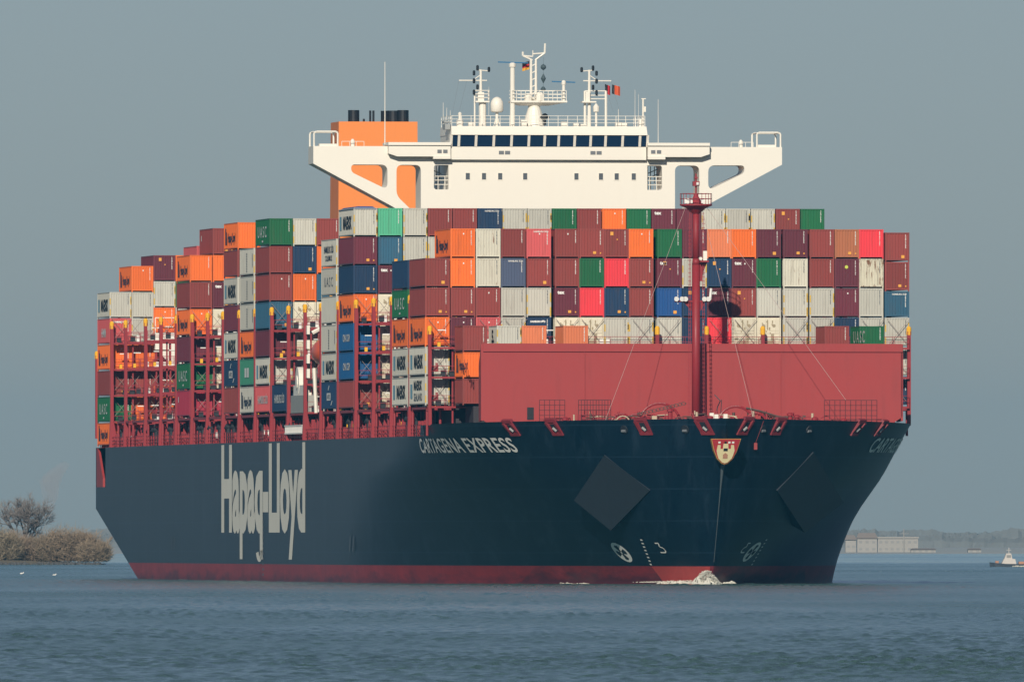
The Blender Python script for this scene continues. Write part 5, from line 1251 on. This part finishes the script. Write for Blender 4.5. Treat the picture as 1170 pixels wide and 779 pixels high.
# far shore with a wood, buildings
YF = 6000.0
mb = MB(); mb.add([(-2500, YF-140, -0.5), (2500, YF-140, -0.5), (2500, YF-120, 0.2), (-2500, YF-120, 0.2), (-2500, 8990, 0.6), (2500, 8990, 0.6)], [(0, 1, 2, 3), (3, 2, 5, 4)])
tag(mb.build('far_shore', flat('hazed_grass', (0.36, 0.38, 0.36), 0.95)), kind='structure')  # grass tone paled, distance haze mixed into the colour
mb = MB()
for L_ in range(4):
    yb_ = YF+2200+L_*190; n = 420; vs = []; fs = []
    for i in range(n+1):
        x = -310+620*i/n; h = 4.4+L_*0.8+2.3*mnoise.fractal(Vector((x*0.035, L_*7.3, 0)), 0.8, 2.0, 5)+1.0*mnoise.fractal(Vector((x*0.45, L_, 2)), 0.7, 2.0, 3)
        for k in range(4): vs.append((x, yb_-6+k*4+1.5*mnoise.noise(Vector((x*0.5, k*3.0, L_))), (0.0, 0.62, 1.0, 0.8)[k]*max(1.0, h)))
    for i in range(n):
        for k in range(3): a = i*4+k; fs.append((a, a+4, a+5, a+1))
    mb.add(vs, fs)
for i in range(9000):
    x = rf.uniform(-300, 300); y = YF+rf.uniform(2190, 2780)
    h = 5.4+3.0*mnoise.fractal(Vector((x*0.035, 7.3, 0)), 0.8, 2.0, 5); z = 0.2+max(1, h)*rf.random()**0.6; r_ = rf.uniform(0.2, 0.45)
    a = Vector((rf.gauss(0, 0.6), rf.gauss(0, 0.6), rf.gauss(0, 1))).normalized()*r_; c = a.orthogonal().normalized()*r_*rf.uniform(0.4, 1); p = Vector((x, y, z))
    mb.add([p-a, p+c, p+a*0.8, p-c*0.8], [(0, 1, 2, 3)])
tag(mb.build('far_wood', bark('hazed_wood_grey', (0.19, 0.20, 0.195))), 'hazy grey wood along the far shore', 'wood', kind='stuff')  # pale grey carries the haze of distance in its base colour
BW = flat('hazed_white', (0.30, 0.285, 0.26)); BR = flat('hazed_roof', (0.31, 0.265, 0.225)); BG = flat('hazed_glass', (0.245, 0.24, 0.23))  # pale, low-contrast wall, roof and glass tones with distance haze painted in
def house(x0, x1, y0, y1, Yd, dep, label, roofm, bands=1, gable=True, step=None):
    X0, X1 = scr(x0, Yd), scr(x1, Yd); zt, zb = zat(y0, Yd), max(0.3, zat(y1, Yd)); zb = 0.3
    h = empty('far_building', ((X0+X1)/2, Yd, zb)); tag(h, label, 'building', 'buildings on the far shore'); hw = (X1-X0)/2
    hh = zt-zb; wh_ = hh*(0.72 if gable else 0.9)
    mb = MB(); mb.box(-hw, hw, 0, dep, 0, wh_); mb.build('wall', BW, h)
    mb = MB()
    if gable: mb.add([(-hw-0.3, -0.4, wh_), (hw+0.3, -0.4, wh_), (hw+0.3, dep+0.4, wh_), (-hw-0.3, dep+0.4, wh_), (-hw+0.4, dep/2, hh), (hw-0.4, dep/2, hh)], [(0, 1, 5, 4), (2, 3, 4, 5), (1, 2, 5), (3, 0, 4), (3, 2, 1, 0)])
    else: mb.box(-hw-0.2, hw+0.2, -0.3, dep+0.3, wh_, hh)
    mb.build('roof', roofm, h)
    for k in range(bands):
        z = wh_*(k+0.45)/bands; n = max(2, int(hw*2/1.6))
        for i in range(n):
            x = -hw+(i+0.5)*2*hw/n; mb = MB(); mb.box(x-0.42, x+0.42, -0.03, 0.05, z-0.3, z+0.35); mb.build('window', BG, h)
house(966, 978, 611, 636, YF, 9, 'small pale building on the far shore touching the ship bow outline', BR)
house(979.5, 1002, 608.5, 636, YF-25, 10, 'tall pale building with reddish roof on the far shore', BR, 2)
house(1003, 1049, 613, 636, YF+20, 12, 'long flat-roofed pale building with window bands on the far shore', BW, 2, False)
house(1041, 1069, 626.0, 640, YF-70, 8, 'low cream house with orange roof in front of the long far building', BR)
house(1106, 1121, 626, 637, YF-60, 8, 'small pinkish house alone on the far shore left of the launch', BR)
mb = MB(); mb.tube((0, 0, 0), (0, 0, zat(604, YF)-0.3), 0.22, 0.12, 6); mb.box(-1.3, 1.3, -0.05, 0.05, 5.2, 5.3); o = mb.build('lattice_mast', BW); o.location = (scr(1032, YF), YF-10, 0.3); tag(o, 'thin pale mast rising from the long far building', 'mast')
# motor launch on the right
YL = 3290.0
lo = empty('motor_launch', (scr(1152, YL), YL, 0), R(4)); tag(lo, 'small dark-hulled motor launch with white wheelhouse at the right edge', 'boat')
LH = flat('launch_hull', (0.05, 0.065, 0.085)); LW = flat('launch_white', (0.50, 0.46, 0.42))
mb = MB()
secs = [(-2.9, 0.25, 0.75), (-2.2, 0.85, 0.65), (-0.5, 1.1, 0.5), (2.0, 1.1, 0.45), (3.4, 0.9, 0.5)]
vs = []
for x, hw, zt in secs: vs += [(x, -hw, zt), (x+0.1, -hw*0.8, -0.3), (x+0.1, hw*0.8, -0.3), (x, hw, zt)]
fs = []
for i in range(4):
    for k in range(3): a = 4*i+k; fs.append((a, a+4, a+5, a+1))
    fs.append((4*i+3, 4*i+7, 4*i+4, 4*i))
fs += [(0, 1, 2, 3), (16, 19, 18, 17)]
mb.add(vs, fs); mb.build('hull', LH, lo)
mb = MB(); mb.hexa([(-1.1, -0.8, 0.45), (1.2, -0.8, 0.45), (1.2, 0.8, 0.45), (-1.1, 0.8, 0.45), (-0.7, -0.7, 1.25), (1.0, -0.7, 1.25), (1.0, 0.7, 1.25), (-0.7, 0.7, 1.25)])
mb.hexa([(-0.65, -0.6, 1.25), (0.6, -0.6, 1.25), (0.6, 0.6, 1.25), (-0.65, 0.6, 1.25), (-0.35, -0.55, 2.1), (0.4, -0.55, 2.1), (0.4, 0.55, 2.1), (-0.35, 0.55, 2.1)]); wl = mb.build('wheelhouse', LW, lo)
mb = MB(); mb.box(-0.3, 0.35, -0.64, -0.58, 1.45, 1.85); mb.build('window', BG, wl)
mb = MB(); mb.tube((0.1, 0, 2.1), (0.1, 0, 3.0), 0.06, n=5); mb.tube((-0.3, 0, 2.6), (0.45, 0, 2.6), 0.04, n=4); mb.build('mast', LW, lo)
mb = MB(); mb.box(-2.0, -1.5, -0.3, 0.3, 0.6, 0.95); mb.box(1.6, 2.4, -0.5, 0.5, 0.45, 0.85); mb.build('deck_locker', flat('launch_orange', (0.4, 0.2, 0.12)), lo)
mb = MB()
for i in range(80): blob((scr(1160, YL)+rf.uniform(-0.5, 4), YL-1.4-rf.random(), 0.05+rf.uniform(0, 0.12)), rf.uniform(0.05, 0.13))
tag(mb.build('launch_wake', FOAM), 'thin white wake beside the small launch', 'foam', kind='stuff')
# gulls afloat
for x, y, lab in ((25, 656.3, 'small white gull floating on the river, left of the pair'), (62, 658.3, 'small white gull floating on the river, right of the pair')):
    Yd = 4.65*24360/(y-613); g = empty('gull', (scr(x, Yd), Yd, 0.12)); tag(g, lab, 'bird', 'gulls afloat at the left')
    mb = MB(); mb.lathe((0, 0, 0), [(0.02, -0.24), (0.08, -0.2), (0.11, -0.02), (0.09, 0.12), (0.05, 0.2), (0.02, 0.24)], 10)
    me = mb.mesh('body', INK_W, True); me.transform(Matrix.Translation((0, 0, 0.06)) @ Matrix.Rotation(R(80), 4, 'Y')); link('body', me, g)
    mb = MB(); mb.lathe((0.2, 0, 0.17), [(0.02, -0.07), (0.055, 0), (0.02, 0.06)], 8); mb.tube((0.24, 0, 0.17), (0.31, 0, 0.16), 0.018, 0.005, 5); mb.build('head', INK_W, g)
    mb = MB(); mb.add([(-0.3, 0.06, 0.1), (0.1, 0.11, 0.12), (0.1, 0.05, 0.17), (-0.3, -0.06, 0.1), (0.1, -0.11, 0.12), (0.1, -0.05, 0.17)], [(0, 1, 2), (5, 4, 3)]); mb.build('wing', INK_G, g)

# ------------------------------------------------------------------ haze and smoke
HZ = 3.5e-5
m = bpy.data.materials.new('haze_air'); m.use_nodes = True; t = m.node_tree; t.nodes.clear()
out = t.nodes.new('ShaderNodeOutputMaterial'); pv = t.nodes.new('ShaderNodeVolumePrincipled')
pv.inputs['Color'].default_value = (0.08, 0.50, 0.86, 1); pv.inputs['Density'].default_value = HZ; pv.inputs['Anisotropy'].default_value = 0.0
t.links.new(pv.outputs[0], out.inputs['Volume'])
mb = MB(); mb.box(-3000, 3000, -100, 9100, -2.5, 62); hz = mb.build('haze', m); tag(hz, kind='stuff')
m = bpy.data.materials.new('smoke_air'); m.use_nodes = True; t = m.node_tree; t.nodes.clear()
out = t.nodes.new('ShaderNodeOutputMaterial'); pv = t.nodes.new('ShaderNodeVolumePrincipled'); pv.inputs['Color'].default_value = (0.95, 0.86, 0.82, 1); pv.inputs['Density'].default_value = 0.13; t.links.new(pv.outputs[0], out.inputs['Volume'])
mb = MB(); YS = 5000.0
bm = bmesh.new(); bmesh.ops.create_icosphere(bm, subdivisions=3, radius=1)
from mathutils import noise as mnoise
vs = []
for v in bm.verts:
    p = v.co.copy(); k = (p.z+1)/2; r_ = 0.6+1.6*k**0.7+0.9*mnoise.noise(p*1.7); vs.append((scr(49, YS)+p.x*r_*1.5+k*4.6+0.8*math.sin(k*7), YS+p.y*r_, zat(590, YS)+k*13))
mb.add(vs, [tuple(v.index for v in f.verts) for f in bm.faces]); bm.free()
tag(mb.build('smoke_plume', m, None, True), 'faint pale smoke drifting up behind the left bank', 'smoke', kind='stuff')
print('containers', NCONT)
